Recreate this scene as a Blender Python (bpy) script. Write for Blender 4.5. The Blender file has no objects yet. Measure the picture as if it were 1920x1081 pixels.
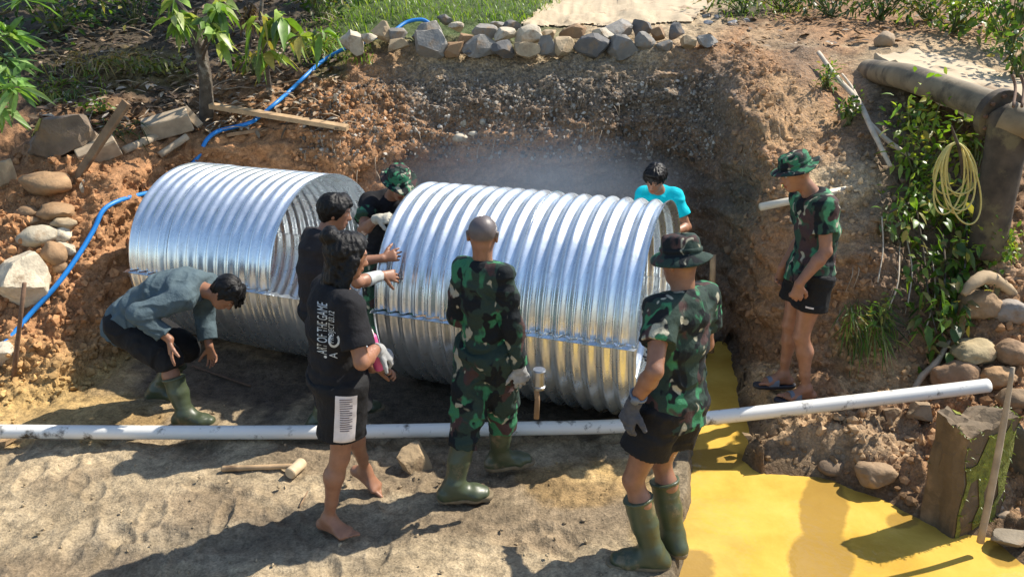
import bpy, math, random
import numpy as np
from mathutils import Vector, Matrix
from mathutils.bvhtree import BVHTree

random.seed(7)
rng = np.random.default_rng(7)
C = bpy.context.scene.collection
sc = bpy.context.scene

# ------------------------------------------------------------------ camera
PITCH = math.radians(18.0)
HC = 2.53
FPX = 1450.0                       # focal length in pixels of the 1920 px wide photograph
cam_data = bpy.data.cameras.new('camera')
cam = bpy.data.objects.new('camera', cam_data)
C.objects.link(cam)
cam.location = (0, 0, HC)
cam.rotation_euler = (math.radians(90) - PITCH, 0, 0)
cam_data.sensor_width = 36.0
cam_data.lens = FPX / 1920.0 * 36.0
cam_data.clip_start = 0.05
cam_data.clip_end = 300.0
sc.camera = cam

# ------------------------------------------------------------------ sky and sun
SUN = Vector((1.36, 0.62, 1.70)).normalized()
elev = math.asin(SUN.z)
azim = math.atan2(SUN.x, SUN.y)
w = bpy.data.worlds.new('World')
sc.world = w
w.use_nodes = True
nt = w.node_tree
bgn = nt.nodes['Background']
sky = nt.nodes.new('ShaderNodeTexSky')
sky.sky_type = 'NISHITA'
sky.sun_disc = False
sky.sun_elevation = elev
sky.sun_rotation = azim
sky.air_density = 1.0
sky.dust_density = 0.6
nt.links.new(sky.outputs[0], bgn.inputs[0])
bgn.inputs[1].default_value = 0.13
sd = bpy.data.lights.new('sun', 'SUN')
sd.energy = 4.9
sd.angle = math.radians(0.6)
sd.color = (1.0, 0.93, 0.82)
so = bpy.data.objects.new('sun', sd)
C.objects.link(so)
so.location = (8, 4, 10)
so.rotation_euler = SUN.to_track_quat('Z', 'Y').to_euler()
sc.view_settings.view_transform = 'Standard'
sc.view_settings.look = 'None'
sc.view_settings.exposure = 0.72
sc.view_settings.gamma = 1.0

# ------------------------------------------------------------------ helpers
CP, SP = math.cos(PITCH), math.sin(PITCH)

def ray(px, py):
    x = (px - 960) / FPX
    v = (540.5 - py) / FPX
    return Vector((x, CP + v * SP, -SP + v * CP))

def at(px, py, Y):
    d = ray(px, py)
    t = Y / d.y
    return Vector((d.x * t, Y, HC + d.z * t))

def onz(px, py, z=0.0):
    d = ray(px, py)
    t = (z - HC) / d.z
    return Vector((d.x * t, d.y * t, z))

def colx(px, Y, z):                       # a point of given depth and height in the column px
    dep = Y * CP + (HC - z) * SP
    return Vector(((px - 960) / FPX * dep, Y, z))

def proj(P):
    P = np.asarray(P)
    dep = P[:, 1] * CP + (HC - P[:, 2]) * SP
    dep = np.where(dep < 0.05, 0.05, dep)
    v = P[:, 1] * SP - (HC - P[:, 2]) * CP
    return 960 + FPX * P[:, 0] / dep, 540.5 - FPX * v / dep

def _hash(ix, iy, iz):
    h = (ix.astype(np.int64) * 374761393 + iy.astype(np.int64) * 668265263 + iz.astype(np.int64) * 2147483647 // 7 * 3) & 0xffffffff
    h = ((h ^ (h >> 13)) * 1274126177) & 0xffffffff
    h = ((h ^ (h >> 16)) * 2246822519) & 0xffffffff
    return ((h ^ (h >> 15)) & 0xffff).astype(np.float32) / 32767.5 - 1.0

def vnoise(P):
    P = np.asarray(P, dtype=np.float32)
    i = np.floor(P).astype(np.int64)
    f = P - i
    f = f * f * f * (f * (f * 6 - 15) + 10)
    out = 0
    for dx in (0, 1):
        wx = f[..., 0] if dx else 1 - f[..., 0]
        for dy in (0, 1):
            wy = f[..., 1] if dy else 1 - f[..., 1]
            for dz in (0, 1):
                wz = f[..., 2] if dz else 1 - f[..., 2]
                out = out + wx * wy * wz * _hash(i[..., 0] + dx, i[..., 1] + dy, i[..., 2] + dz)
    return out

def fbm(P, octv=4, gain=0.5):
    P = np.asarray(P, dtype=np.float32)
    a, s, out = 1.0, 1.0, 0
    for k in range(octv):
        out = out + a * vnoise(P * s + 17.3 * k)
        a *= gain
        s *= 2.03
    return out

def mesh_from(name, V, F, smooth=True):
    me = bpy.data.meshes.new(name)
    V = np.asarray(V, dtype=np.float32)
    if isinstance(F, np.ndarray):
        n, k = F.shape
        me.vertices.add(len(V))
        me.vertices.foreach_set('co', V.ravel())
        me.loops.add(n * k)
        me.loops.foreach_set('vertex_index', F.astype(np.int32).ravel())
        me.polygons.add(n)
        me.polygons.foreach_set('loop_start', (np.arange(n) * k).astype(np.int32))
        me.update(calc_edges=True)
    else:
        me.from_pydata([tuple(map(float, v)) for v in V], [], [tuple(map(int, f)) for f in F])
        me.update()
    me.polygons.foreach_set('use_smooth', np.full(len(me.polygons), smooth))
    return me

def set_col(me, col, name='Col'):
    col = np.asarray(col, dtype=np.float32)
    if col.shape[1] == 3:
        col = np.concatenate([col, np.ones((len(col), 1), np.float32)], 1)
    a = me.color_attributes.new(name, 'FLOAT_COLOR', 'POINT')
    a.data.foreach_set('color', col.ravel())

def obj(name, me, mat=None, parent=None):
    o = bpy.data.objects.new(name, me)
    C.objects.link(o)
    if mat is not None:
        me.materials.append(mat)
    if parent is not None:
        o.parent = parent
        o.matrix_parent_inverse = Matrix.Translation(-parent.location) if parent.type == 'EMPTY' else Matrix.Identity(4)
    return o

def tag(o, label=None, cat=None, group=None, kind=None):
    if label: o['label'] = label
    if cat: o['category'] = cat
    if group: o['group'] = group
    if kind: o['kind'] = kind
    return o

def empty(name, loc, label, cat, group=None):
    o = bpy.data.objects.new(name, None)
    C.objects.link(o)
    o.location = loc
    o.empty_display_size = 0.1
    return tag(o, label, cat, group)

class MB:
    """gathers shapes into one mesh"""
    def __init__(s):
        s.V, s.F, s.n, s.Cc = [], [], 0, []
    def add(s, V, F, col=None):
        V = np.asarray(V, dtype=np.float32)
        s.V.append(V)
        s.F += [tuple(int(i) + s.n for i in f) for f in F]
        s.n += len(V)
        if col is not None:
            s.Cc.append(np.tile(np.asarray(col, np.float32), (len(V), 1)))
        return s
    def build(s, name, mat, parent=None, smooth=True, sharp=None):
        me = mesh_from(name, np.concatenate(s.V), s.F, smooth)
        if s.Cc:
            set_col(me, np.concatenate(s.Cc))
        if sharp is not None:
            me.set_sharp_from_angle(angle=math.radians(sharp))
        return obj(name, me, mat, parent)

def spline(pts, n=8):
    pts = [np.array(p, dtype=float) for p in pts]
    P = [2 * pts[0] - pts[1]] + pts + [2 * pts[-1] - pts[-2]]
    out = []
    for i in range(1, len(P) - 2):
        for k in range(n):
            t = k / n
            out.append(0.5 * (2 * P[i] + (P[i + 1] - P[i - 1]) * t + (2 * P[i - 1] - 5 * P[i] + 4 * P[i + 1] - P[i + 2]) * t * t
                       + (3 * P[i] - P[i - 1] - 3 * P[i + 1] + P[i + 2]) * t ** 3))
    out.append(pts[-1])
    return np.array(out)

def tube(pts, r, seg=10, caps=True, wob=0.0, close=False):
    pts = np.array([list(p) for p in pts], dtype=float)
    n = len(pts)
    r = np.full(n, r) if np.isscalar(r) else np.interp(np.linspace(0, 1, n), np.linspace(0, 1, len(r)), r)
    T = np.gradient(pts, axis=0)
    T /= np.linalg.norm(T, axis=1)[:, None] + 1e-9
    up = np.array([0, 0, 1.0]) if abs(T[0][2]) < 0.9 else np.array([1.0, 0, 0])
    N = np.cross(T[0], up); N /= np.linalg.norm(N)
    V, F = [], []
    for i in range(n):
        N = N - T[i] * np.dot(N, T[i]); N /= np.linalg.norm(N) + 1e-9
        B = np.cross(T[i], N)
        for k in range(seg):
            a = 2 * math.pi * k / seg
            rr = r[i] * (1 + (random.uniform(-wob, wob) if wob else 0))
            V.append(pts[i] + rr * (math.cos(a) * N + math.sin(a) * B))
    for i in range(n - 1):
        for k in range(seg):
            k2 = (k + 1) % seg
            F.append((i * seg + k, i * seg + k2, (i + 1) * seg + k2, (i + 1) * seg + k))
    if caps:
        F.append(tuple(range(seg))[::-1])
        F.append(tuple((n - 1) * seg + k for k in range(seg)))
    return np.array(V), F

def box(center, ax, size, jit=0.0, taper=0.0):
    """box with local axes ax (3 vectors) and full sizes, edges chamfered"""
    c = np.array(list(center)); A = [np.array(list(a), float) for a in ax]
    A = [a / np.linalg.norm(a) for a in A]
    hx, hy, hz = [s / 2 for s in size]
    b = min(hx, hy, hz) * 0.12
    V, F = [], []
    prof = [(-hx + b, -hy), (hx - b, -hy), (hx, -hy + b), (hx, hy - b), (hx - b, hy), (-hx + b, hy), (-hx, hy - b), (-hx, -hy + b)]
    for iz, (z, s) in enumerate(((-hz, 1 - b / max(hx, hy)), (-hz + b, 1), (hz - b, 1 - taper), (hz, (1 - b / max(hx, hy)) * (1 - taper)))):
        for (x, y) in prof:
            q = c + A[0] * x * s + A[1] * y * s + A[2] * z
            V.append(q + rng.normal(0, 1, 3) * jit)
    for k in range(3):
        for i in range(8):
            j = (i + 1) % 8
            F.append((k * 8 + i, k * 8 + j, (k + 1) * 8 + j, (k + 1) * 8 + i))
    F.append(tuple(range(8))[::-1]); F.append(tuple(24 + i for i in range(8)))
    return np.array(V), F

# ------------------------------------------------------------------ materials
def new_mat(name):
    m = bpy.data.materials.new(name)
    m.use_nodes = True
    return m, m.node_tree, m.node_tree.nodes['Principled BSDF']

def N(nt, t, **kw):
    n = nt.nodes.new(t)
    for k, v in kw.items():
        if k.startswith('i_'):
            n.inputs[int(k[2:]) if k[2:].isdigit() else k[2:]].default_value = v
        else:
            setattr(n, k, v)
    return n

def noise_tex(nt, scale, detail=4, rough=0.55, coord='Object', vec=None):
    n = nt.nodes.new('ShaderNodeTexNoise')
    n.inputs['Scale'].default_value = scale
    n.inputs['Detail'].default_value = detail
    n.inputs['Roughness'].default_value = rough
    if vec is None:
        tc = nt.nodes.new('ShaderNodeTexCoord')
        nt.links.new(tc.outputs[coord], n.inputs['Vector'])
    else:
        nt.links.new(vec, n.inputs['Vector'])
    return n

def ramp(nt, src, stops, interp='LINEAR'):
    r = nt.nodes.new('ShaderNodeValToRGB')
    r.color_ramp.interpolation = interp
    el = r.color_ramp.elements
    while len(el) < len(stops):
        el.new(0.5)
    for e, (p, c) in zip(el, stops):
        e.position = p
        e.color = (c, c, c, 1) if np.isscalar(c) else (*c, 1)
    nt.links.new(src, r.inputs[0])
    return r

def mixc(nt, a, b, fac, mode='MIX'):
    m = nt.nodes.new('ShaderNodeMix')
    m.data_type = 'RGBA'
    m.blend_type = mode
    m.clamp_result = False
    for sock, val in ((m.inputs[6], a), (m.inputs[7], b), (m.inputs[0], fac)):
        if hasattr(val, 'links') or hasattr(val, 'is_linked'):
            nt.links.new(val, sock)
        elif np.isscalar(val):
            sock.default_value = val
        else:
            sock.default_value = (*val, 1) if len(val) == 3 else val
    return m.outputs[2]

def bump(nt, bsdf, h, strength=0.4, dist=0.01, prev=None):
    b = nt.nodes.new('ShaderNodeBump')
    b.inputs['Strength'].default_value = strength
    b.inputs['Distance'].default_value = dist
    nt.links.new(h, b.inputs['Height'])
    if prev is not None:
        nt.links.new(prev, b.inputs['Normal'])
    nt.links.new(b.outputs[0], bsdf.inputs['Normal'])
    return b.outputs[0]

def mat(name, col, rough=0.8, metal=0.0, var=0.25, scale=8.0, bscale=60.0, bstr=0.25, bdist=0.004, attr=False, dirt=None, dirt_scale=5.0, dirt_lo=0.52, spec=0.5):
    m, nt, b = new_mat(name)
    n = noise_tex(nt, scale, 5)
    r = ramp(nt, n.outputs['Fac'], [(0.25, 1 - var), (0.75, 1 + var)])
    if attr:
        a = nt.nodes.new('ShaderNodeAttribute'); a.attribute_name = 'Col'
        base = a.outputs['Color']
    else:
        rgb = nt.nodes.new('ShaderNodeRGB'); rgb.outputs[0].default_value = (*col, 1)
        base = rgb.outputs[0]
    c = mixc(nt, base, r.outputs[0], 1.0, 'MULTIPLY')
    if dirt is not None:
        n2 = noise_tex(nt, dirt_scale, 6, 0.65)
        r2 = ramp(nt, n2.outputs['Fac'], [(dirt_lo, 0.0), (dirt_lo + 0.12, 1.0)])
        c = mixc(nt, c, dirt, r2.outputs[0])
    nt.links.new(c, b.inputs['Base Color'])
    b.inputs['Roughness'].default_value = rough
    b.inputs['Metallic'].default_value = metal
    b.inputs['Specular IOR Level'].default_value = spec
    if bstr:
        nb = noise_tex(nt, bscale, 5)
        bump(nt, b, nb.outputs['Fac'], bstr, bdist)
    return m

def ground_mat():
    m, nt, b = new_mat('soil')
    a = nt.nodes.new('ShaderNodeAttribute'); a.attribute_name = 'Col'
    g = nt.nodes.new('ShaderNodeAttribute'); g.attribute_name = 'Grav'
    c = a.outputs['Color']
    n1 = noise_tex(nt, 2.2, 6, 0.6)
    c = mixc(nt, c, ramp(nt, n1.outputs['Fac'], [(0.3, 0.68), (0.7, 1.22)]).outputs[0], 1.0, 'MULTIPLY')
    n2 = noise_tex(nt, 17, 7, 0.65)
    c = mixc(nt, c, ramp(nt, n2.outputs['Fac'], [(0.3, 0.55), (0.5, 1.0), (0.72, 1.35)]).outputs[0], 1.0, 'MULTIPLY')
    n3 = noise_tex(nt, 70, 5, 0.6)
    c = mixc(nt, c, ramp(nt, n3.outputs['Fac'], [(0.35, 0.7), (0.65, 1.2)]).outputs[0], 1.0, 'MULTIPLY')
    # gravel stones of mixed greys
    vo = N(nt, 'ShaderNodeTexVoronoi'); vo.inputs['Scale'].default_value = 34
    tc = nt.nodes.new('ShaderNodeTexCoord'); nt.links.new(tc.outputs['Object'], vo.inputs['Vector'])
    st = ramp(nt, vo.outputs['Distance'], [(0.0, 1.0), (0.42, 0.75), (0.6, 0.0)])
    hs = nt.nodes.new('ShaderNodeSeparateColor'); nt.links.new(vo.outputs['Color'], hs.inputs[0])
    stc = ramp(nt, hs.outputs[0], [(0.0, (0.06, 0.05, 0.04)), (0.55, (0.14, 0.12, 0.095)), (0.88, (0.25, 0.22, 0.175)), (1.0, (0.42, 0.38, 0.32))])
    f = N(nt, 'ShaderNodeMath', operation='MULTIPLY')
    nt.links.new(st.outputs[0], f.inputs[0]); nt.links.new(g.outputs['Fac'], f.inputs[1])
    c = mixc(nt, c, stc.outputs[0], f.outputs[0])
    nt.links.new(c, b.inputs['Base Color'])
    b.inputs['Roughness'].default_value = 0.9
    b.inputs['Specular IOR Level'].default_value = 0.25
    p = bump(nt, b, n2.outputs['Fac'], 0.75, 0.03)
    p = bump(nt, b, n3.outputs['Fac'], 0.55, 0.010, p)
    vb = N(nt, 'ShaderNodeMath', operation='MULTIPLY')
    nt.links.new(f.outputs[0], vb.inputs[0]); vb.inputs[1].default_value = 1.0
    bump(nt, b, vb.outputs[0], 0.7, 0.02, p)
    return m

def galv_mat(name='galvanised_steel'):
    m, nt, b = new_mat(name)
    tc = nt.nodes.new('ShaderNodeTexCoord')
    vo = N(nt, 'ShaderNodeTexVoronoi'); vo.inputs['Scale'].default_value = 55
    nt.links.new(tc.outputs['Object'], vo.inputs['Vector'])
    hs = nt.nodes.new('ShaderNodeSeparateColor'); nt.links.new(vo.outputs['Color'], hs.inputs[0])
    sp = ramp(nt, hs.outputs[0], [(0, (0.76, 0.81, 0.84)), (1, (0.83, 0.875, 0.90))])
    n = noise_tex(nt, 3.0, 5)
    c = mixc(nt, sp.outputs[0], ramp(nt, n.outputs['Fac'], [(0.3, 0.86), (0.7, 1.06)]).outputs[0], 1.0, 'MULTIPLY')
    n2 = noise_tex(nt, 6.0, 7, 0.7)
    d = ramp(nt, n2.outputs['Fac'], [(0.585, 0.0), (0.72, 0.55)])
    c = mixc(nt, c, (0.34, 0.30, 0.24), d.outputs[0])
    nt.links.new(c, b.inputs['Base Color'])
    b.inputs['Metallic'].default_value = 0.86
    n3 = noise_tex(nt, 6, 4)
    rr = ramp(nt, n3.outputs['Fac'], [(0.3, 0.22), (0.7, 0.34)])
    nt.links.new(rr.outputs[0], b.inputs['Roughness'])
    n4 = noise_tex(nt, 4, 2)
    bump(nt, b, n4.outputs['Fac'], 0.10, 0.02)
    return m

def camo_mat(name, off, scale=7.5, dark=0.0, base=(0.024, 0.043, 0.034), gr=(0.040, 0.175, 0.085)):
    m, nt, b = new_mat(name)
    tc = nt.nodes.new('ShaderNodeTexCoord')
    mp = nt.nodes.new('ShaderNodeMapping'); mp.inputs['Location'].default_value = off
    mp.inputs['Scale'].default_value = (1, 1, 0.72)
    nt.links.new(tc.outputs['Object'], mp.inputs['Vector'])
    wn = noise_tex(nt, 9, 2, vec=mp.outputs[0])
    wv = mixc(nt, mp.outputs[0], wn.outputs['Color'], 0.12)
    c = None
    layers = [(gr, 0.55 + dark, scale * 1.15, (3, 1, 2)), ((0.062, 0.036, 0.034), 0.59 + dark, scale * 1.25, (11, 5, 7)),
              ((0.008, 0.011, 0.013), 0.56, scale * 1.7, (21, 9, 4)), ((0.36, 0.34, 0.25), 0.655 + dark, scale * 2.1, (5, 19, 13))]
    c = base
    for col, th, s, o in layers:
        mv = nt.nodes.new('ShaderNodeVectorMath'); mv.operation = 'ADD'
        nt.links.new(wv, mv.inputs[0]); mv.inputs[1].default_value = o
        n = noise_tex(nt, s, 1.5, 0.5, vec=mv.outputs[0])
        r = ramp(nt, n.outputs['Fac'], [(th - .008, 0.0), (th + 0.026, 1.0)])
        c = mixc(nt, c, col, r.outputs[0])
    nf = noise_tex(nt, 260, 2)
    c = mixc(nt, c, ramp(nt, nf.outputs['Fac'], [(0.3, 0.8), (0.7, 1.2)]).outputs[0], 1.0, 'MULTIPLY')
    nt.links.new(c, b.inputs['Base Color'])
    b.inputs['Roughness'].default_value = 0.85
    b.inputs['Specular IOR Level'].default_value = 0.25
    n3 = noise_tex(nt, 16, 3)
    bump(nt, b, n3.outputs['Fac'], 0.5, 0.02)
    return m

def leaf_mat(name, gloss=0.4):
    m, nt, b = new_mat(name)
    a = nt.nodes.new('ShaderNodeAttribute'); a.attribute_name = 'Col'
    n = noise_tex(nt, 30, 3)
    c = mixc(nt, a.outputs['Color'], ramp(nt, n.outputs['Fac'], [(0.3, 0.8), (0.7, 1.2)]).outputs[0], 1.0, 'MULTIPLY')
    nt.links.new(c, b.inputs['Base Color'])
    b.inputs['Roughness'].default_value = gloss
    tr = nt.nodes.new('ShaderNodeBsdfTranslucent')
    c2 = mixc(nt, c, (1.5, 1.5, 0.6), 1.0, 'MULTIPLY')
    nt.links.new(c2, tr.inputs['Color'])
    mx = nt.nodes.new('ShaderNodeMixShader'); mx.inputs[0].default_value = 0.38
    nt.links.new(b.outputs[0], mx.inputs[1]); nt.links.new(tr.outputs[0], mx.inputs[2])
    nt.links.new(mx.outputs[0], nt.nodes['Material Output'].inputs['Surface'])
    return m

def skin_mat():
    m, nt, b = new_mat('skin')
    a = nt.nodes.new('ShaderNodeAttribute'); a.attribute_name = 'Col'
    n = noise_tex(nt, 26, 5)
    c = mixc(nt, a.outputs['Color'], ramp(nt, n.outputs['Fac'], [(0.3, 0.86), (0.7, 1.12)]).outputs[0], 1.0, 'MULTIPLY')
    nt.links.new(c, b.inputs['Base Color'])
    b.inputs['Roughness'].default_value = 0.48
    b.inputs['Subsurface Weight'].default_value = 0.06
    b.inputs['Subsurface Radius'].default_value = (0.012, 0.005, 0.003)
    n2 = noise_tex(nt, 140, 3)
    bump(nt, b, n2.outputs['Fac'], 0.2, 0.003)
    return m

def water_mat():
    m, nt, b = new_mat('muddy_water')
    n = noise_tex(nt, 1.6, 6, 0.6)
    c = ramp(nt, n.outputs['Fac'], [(0.34, (0.47, 0.275, 0.045)), (0.5, (0.58, 0.365, 0.068)), (0.64, (0.66, 0.425, 0.09))])
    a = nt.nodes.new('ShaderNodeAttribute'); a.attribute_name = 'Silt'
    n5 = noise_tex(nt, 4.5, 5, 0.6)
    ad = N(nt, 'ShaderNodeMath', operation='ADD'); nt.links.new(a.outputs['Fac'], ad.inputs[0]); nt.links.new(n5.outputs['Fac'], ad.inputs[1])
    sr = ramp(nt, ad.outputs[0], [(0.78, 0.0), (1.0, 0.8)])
    cc = mixc(nt, c.outputs[0], (0.27, 0.165, 0.04), sr.outputs[0])  # dark ochre for silt and for the shadow column painted into the water
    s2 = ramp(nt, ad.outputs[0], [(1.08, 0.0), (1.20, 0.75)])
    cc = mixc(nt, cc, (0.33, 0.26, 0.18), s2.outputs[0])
    nt.links.new(cc, b.inputs['Base Color'])
    b.inputs['Roughness'].default_value = 0.07
    b.inputs['IOR'].default_value = 1.33
    n2 = noise_tex(nt, 5, 4)
    n3 = noise_tex(nt, 28, 3)
    p = bump(nt, b, n2.outputs['Fac'], 0.35, 0.03)
    bump(nt, b, n3.outputs['Fac'], 0.2, 0.006, p)
    return m

M_SOIL = ground_mat()
M_GALV = galv_mat()
M_LEAF = leaf_mat('foliage')
M_SKIN = skin_mat()
M_WATER = water_mat()
M_ROCK = mat('stone', (0.3, 0.27, 0.23), 0.85, var=0.3, scale=9, bscale=45, bstr=0.6, bdist=0.01, attr=True, dirt=(0.24, 0.16, 0.09), dirt_scale=4, dirt_lo=0.56)
M_WOOD = mat('raw_timber', (0.42, 0.28, 0.15), 0.75, var=0.3, scale=14, bscale=50, bstr=0.4, dirt=(0.2, 0.12, 0.06), dirt_lo=0.58)
M_WOODD = mat('weathered_timber', (0.24, 0.15, 0.08), 0.8, var=0.35, scale=12, bscale=50, bstr=0.5, dirt=(0.1, 0.06, 0.035), dirt_lo=0.55)
M_WOODG = mat('grey_timber', (0.36, 0.28, 0.19), 0.85, var=0.3, scale=12, bscale=50, bstr=0.5)
M_BARK = mat('bark', (0.09, 0.07, 0.05), 0.95, var=0.5, scale=16, bscale=30, bstr=0.9, bdist=0.02, dirt=(0.24, 0.22, 0.18), dirt_scale=9, dirt_lo=0.55)
M_PALEBRANCH = mat('bare_branch', (0.5, 0.42, 0.31), 0.8, var=0.25, scale=14, bscale=60, bstr=0.4)
M_STEM = mat('green_stem', (0.10, 0.12, 0.04), 0.8, var=0.3)
M_PVC = mat('white_pvc', (0.74, 0.72, 0.66), 0.35, var=0.06, scale=3, bstr=0.0, dirt=(0.06, 0.045, 0.03), dirt_scale=8, dirt_lo=0.565)
M_HOSE = mat('blue_hose', (0.012, 0.19, 0.55), 0.45, var=0.12, scale=9, bstr=0.1)
M_ROPE = mat('yellow_rope', (0.60, 0.50, 0.16), 0.7, var=0.15, scale=30, bstr=0.4, bscale=220)
M_PIPE = mat('old_steel_pipe', (0.23, 0.18, 0.11), 0.75, var=0.4, scale=5, bscale=40, bstr=0.4, dirt=(0.09, 0.07, 0.045), dirt_scale=4, dirt_lo=0.5)
M_BLACKIRON = mat('black_iron', (0.075, 0.055, 0.035), 0.8, var=0.6, scale=9, bscale=40, bstr=0.5, dirt=(0.15, 0.12, 0.06), dirt_scale=6, dirt_lo=0.52)
M_STEEL = mat('hammer_steel', (0.38, 0.38, 0.37), 0.38, metal=0.9, var=0.2, scale=20, bstr=0.1)
M_RUST = mat('rusty_iron', (0.15, 0.085, 0.05), 0.85, var=0.35, scale=30, bscale=120, bstr=0.4)
M_BOOT = mat('green_rubber', (0.052, 0.066, 0.034), 0.42, var=0.2, scale=10, bscale=30, bstr=0.12, dirt=(0.20, 0.155, 0.09), dirt_scale=7, dirt_lo=0.575)
M_SOLE = mat('muddy_sole', (0.17, 0.13, 0.075), 0.85, var=0.35, scale=20, bstr=0.5)
M_HAIR = mat('black_hair', (0.005, 0.0045, 0.0045), 0.42, var=0.5, scale=60, bscale=160, bstr=0.6, bdist=0.006, spec=0.22)
M_BLACKCLOTH = mat('black_cotton', (0.012, 0.012, 0.014), 0.9, var=0.3, scale=16, bscale=18, bstr=0.5, bdist=0.02, spec=0.25)
M_CHARCOAL = mat('charcoal_cotton', (0.022, 0.019, 0.020), 0.9, var=0.25, scale=14, bscale=16, bstr=0.5, bdist=0.02, spec=0.25)
M_SHORTS = mat('black_polyester', (0.008, 0.008, 0.009), 0.8, var=0.3, scale=16, bscale=20, bstr=0.5, bdist=0.02, spec=0.3)
M_TEAL = mat('teal_cotton', (0.075, 0.108, 0.122), 0.88, var=0.22, scale=9, bscale=15, bstr=0.6, bdist=0.03, spec=0.25)
M_CYAN = mat('cyan_cotton', (0.0, 0.50, 0.60), 0.85, var=0.12, scale=9, bscale=15, bstr=0.5, bdist=0.02, spec=0.25)
M_WHITECLOTH = mat('white_print', (0.66, 0.60, 0.57), 0.85, var=0.1, scale=30, bstr=0.2)
M_PRINT = mat('pale_print', (0.50, 0.53, 0.53), 0.8, var=0.3, scale=60, bstr=0.0)
M_GLOVEG = mat('grey_knit_glove', (0.30, 0.30, 0.29), 0.95, var=0.25, scale=30, bscale=200, bstr=0.5)
M_GLOVED = mat('dark_knit_glove', (0.07, 0.07, 0.075), 0.95, var=0.3, scale=30, bscale=200, bstr=0.5)
M_GLOVEC = mat('cream_knit_glove', (0.50, 0.46, 0.36), 0.95, var=0.2, scale=30, bscale=200, bstr=0.5)
M_PINK = mat('pink_plastic', (0.62, 0.09, 0.25), 0.5, var=0.1, bstr=0.0)
M_SANDAL = mat('dark_rubber', (0.02, 0.022, 0.03), 0.55, var=0.2, bstr=0.2)
M_GREYPLASTIC = mat('grey_rubber', (0.13, 0.15, 0.18), 0.55, var=0.2, bstr=0.1)
M_CONC = mat('concrete_slab', (0.47, 0.37, 0.24), 0.9, var=0.14, scale=4, bscale=40, bstr=0.5, bdist=0.01, dirt=(0.25, 0.17, 0.10), dirt_scale=2.2, dirt_lo=0.58)

# ------------------------------------------------------------------ terrain: a control net of world points
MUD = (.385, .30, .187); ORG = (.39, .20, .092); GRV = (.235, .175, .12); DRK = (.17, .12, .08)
FOR = (.085, .065, .042); TAN = (.44, .33, .20); GRS = (.07, .10, .03); YEL = (.45, .30, .12); BRN = (.34, .19, .092)
cols = []
def column(px, pts, colr, grv, x1=None):
    """pts: nine points from the middle of the floor to the far hill"""
    base = [Vector(((px - 960) / FPX * 9.0, -12, 1.2)), Vector(((px - 960) / FPX * 3.0, 0.6, 0.10)), colx(px, 2.6, 0.0)]
    P = base + [p if isinstance(p, Vector) else at(*p) for p in pts]
    cl = [MUD, MUD, MUD] + list(colr)
    gr = [0, 0, 0] + list(grv)
    assert len(P) == len(cl) == len(gr) == 13, (px, len(P), len(cl), len(gr))
    cols.append((px, np.array([list(p) for p in P]), np.array(cl), np.array(gr, float)))
V3 = Vector
def Q(px, Y, z): return colx(px, Y, z)
hillL = lambda px, d=0: [(px, 262, 7.2 + d), (px, 150, 8.6 + d), (px, 75, 9.8), (px, 0, 11.6), (px, -90, 15), Q(px, 34, 11)]
gl = [0, 0, 0.1, 0.1, 0.1, 0.1]
cL = [MUD, YEL, ORG, ORG, ORG]
hc6 = [FOR, FOR, FOR, FOR, FOR]
column(-700, [Q(-700, 4.2, .05), Q(-700, 5.0, .25), Q(-700, 5.4, .6), Q(-700, 5.9, 1.1), (-700, 325, 6.5)] + hillL(-700)[1:], cL + hc6, [0]*10)
column(-150, [Q(-150, 4.3, .02), (-150, 765, 5.0), (-150, 610, 5.5), (-150, 455, 6.0), (-150, 325, 6.5)] + hillL(-150)[1:], cL + hc6, [0]*10)
column(0, [Q(0, 4.4, .0), (0, 755, 5.12), (0, 610, 5.55), (0, 455, 6.05), (0, 345, 6.5)] + hillL(0)[1:], cL + hc6, [0]*10)
column(110, [Q(110, 4.5, .0), (110, 735, 5.3), (110, 600, 5.7), (110, 455, 6.15), (110, 325, 6.6)] + hillL(110)[1:], cL + hc6, [0]*10)
column(210, [Q(210, 4.6, 0), (210, 690, 5.65), (210, 580, 5.95), (210, 450, 6.3), (210, 312, 6.7)] + hillL(210)[1:], cL + hc6, [0]*10)
column(320, [Q(320, 4.7, 0), Q(320, 7.1, .02), Q(320, 7.2, .55), Q(320, 7.25, 1.0), (320, 290, 7.35), (330, 200, 8.3), (330, 110, 9.2), (330, 0, 11.6), (330, -90, 15), Q(330, 34, 11)], [MUD, BRN, ORG, ORG, ORG] + hc6, [0]*10)
column(430, [Q(430, 4.7, 0), Q(420, 7.25, 0), Q(420, 7.32, .6), Q(420, 7.38, 1.15), (430, 258, 7.5), (440, 190, 8.2), (440, 110, 9.1), (440, 0, 11.6), (440, -90, 15), Q(440, 34, 11)], [MUD, BRN, ORG, ORG, ORG, BRN, FOR, FOR, FOR, FOR], [0]*10)
column(540, [Q(540, 4.7, 0), Q(530, 7.2, 0), Q(530, 7.3, .65), Q(535, 7.38, 1.25), (540, 225, 7.6), (560, 165, 8.2), (570, 110, 9.0), (570, 10, 11.2), (570, -80, 15), Q(570, 34, 11)], [MUD, BRN, ORG, ORG, ORG, BRN, FOR, FOR, FOR, FOR], [0, 0, 0, 0, 0, .2, 0, 0, 0, 0])
column(650, [Q(650, 4.7, 0), Q(650, 6.95, 0), Q(650, 7.08, .65), Q(648, 7.2, 1.25), (640, 185, 7.75), (640, 125, 8.5), (650, 75, 9.1), (660, 20, 10.6), (660, -70, 15), Q(660, 34, 11)], [MUD, BRN, ORG, ORG, ORG, ORG, GRS, GRS, GRS, FOR], [0, 0, 0, .1, .2, .3, 0, 0, 0, 0])
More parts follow.
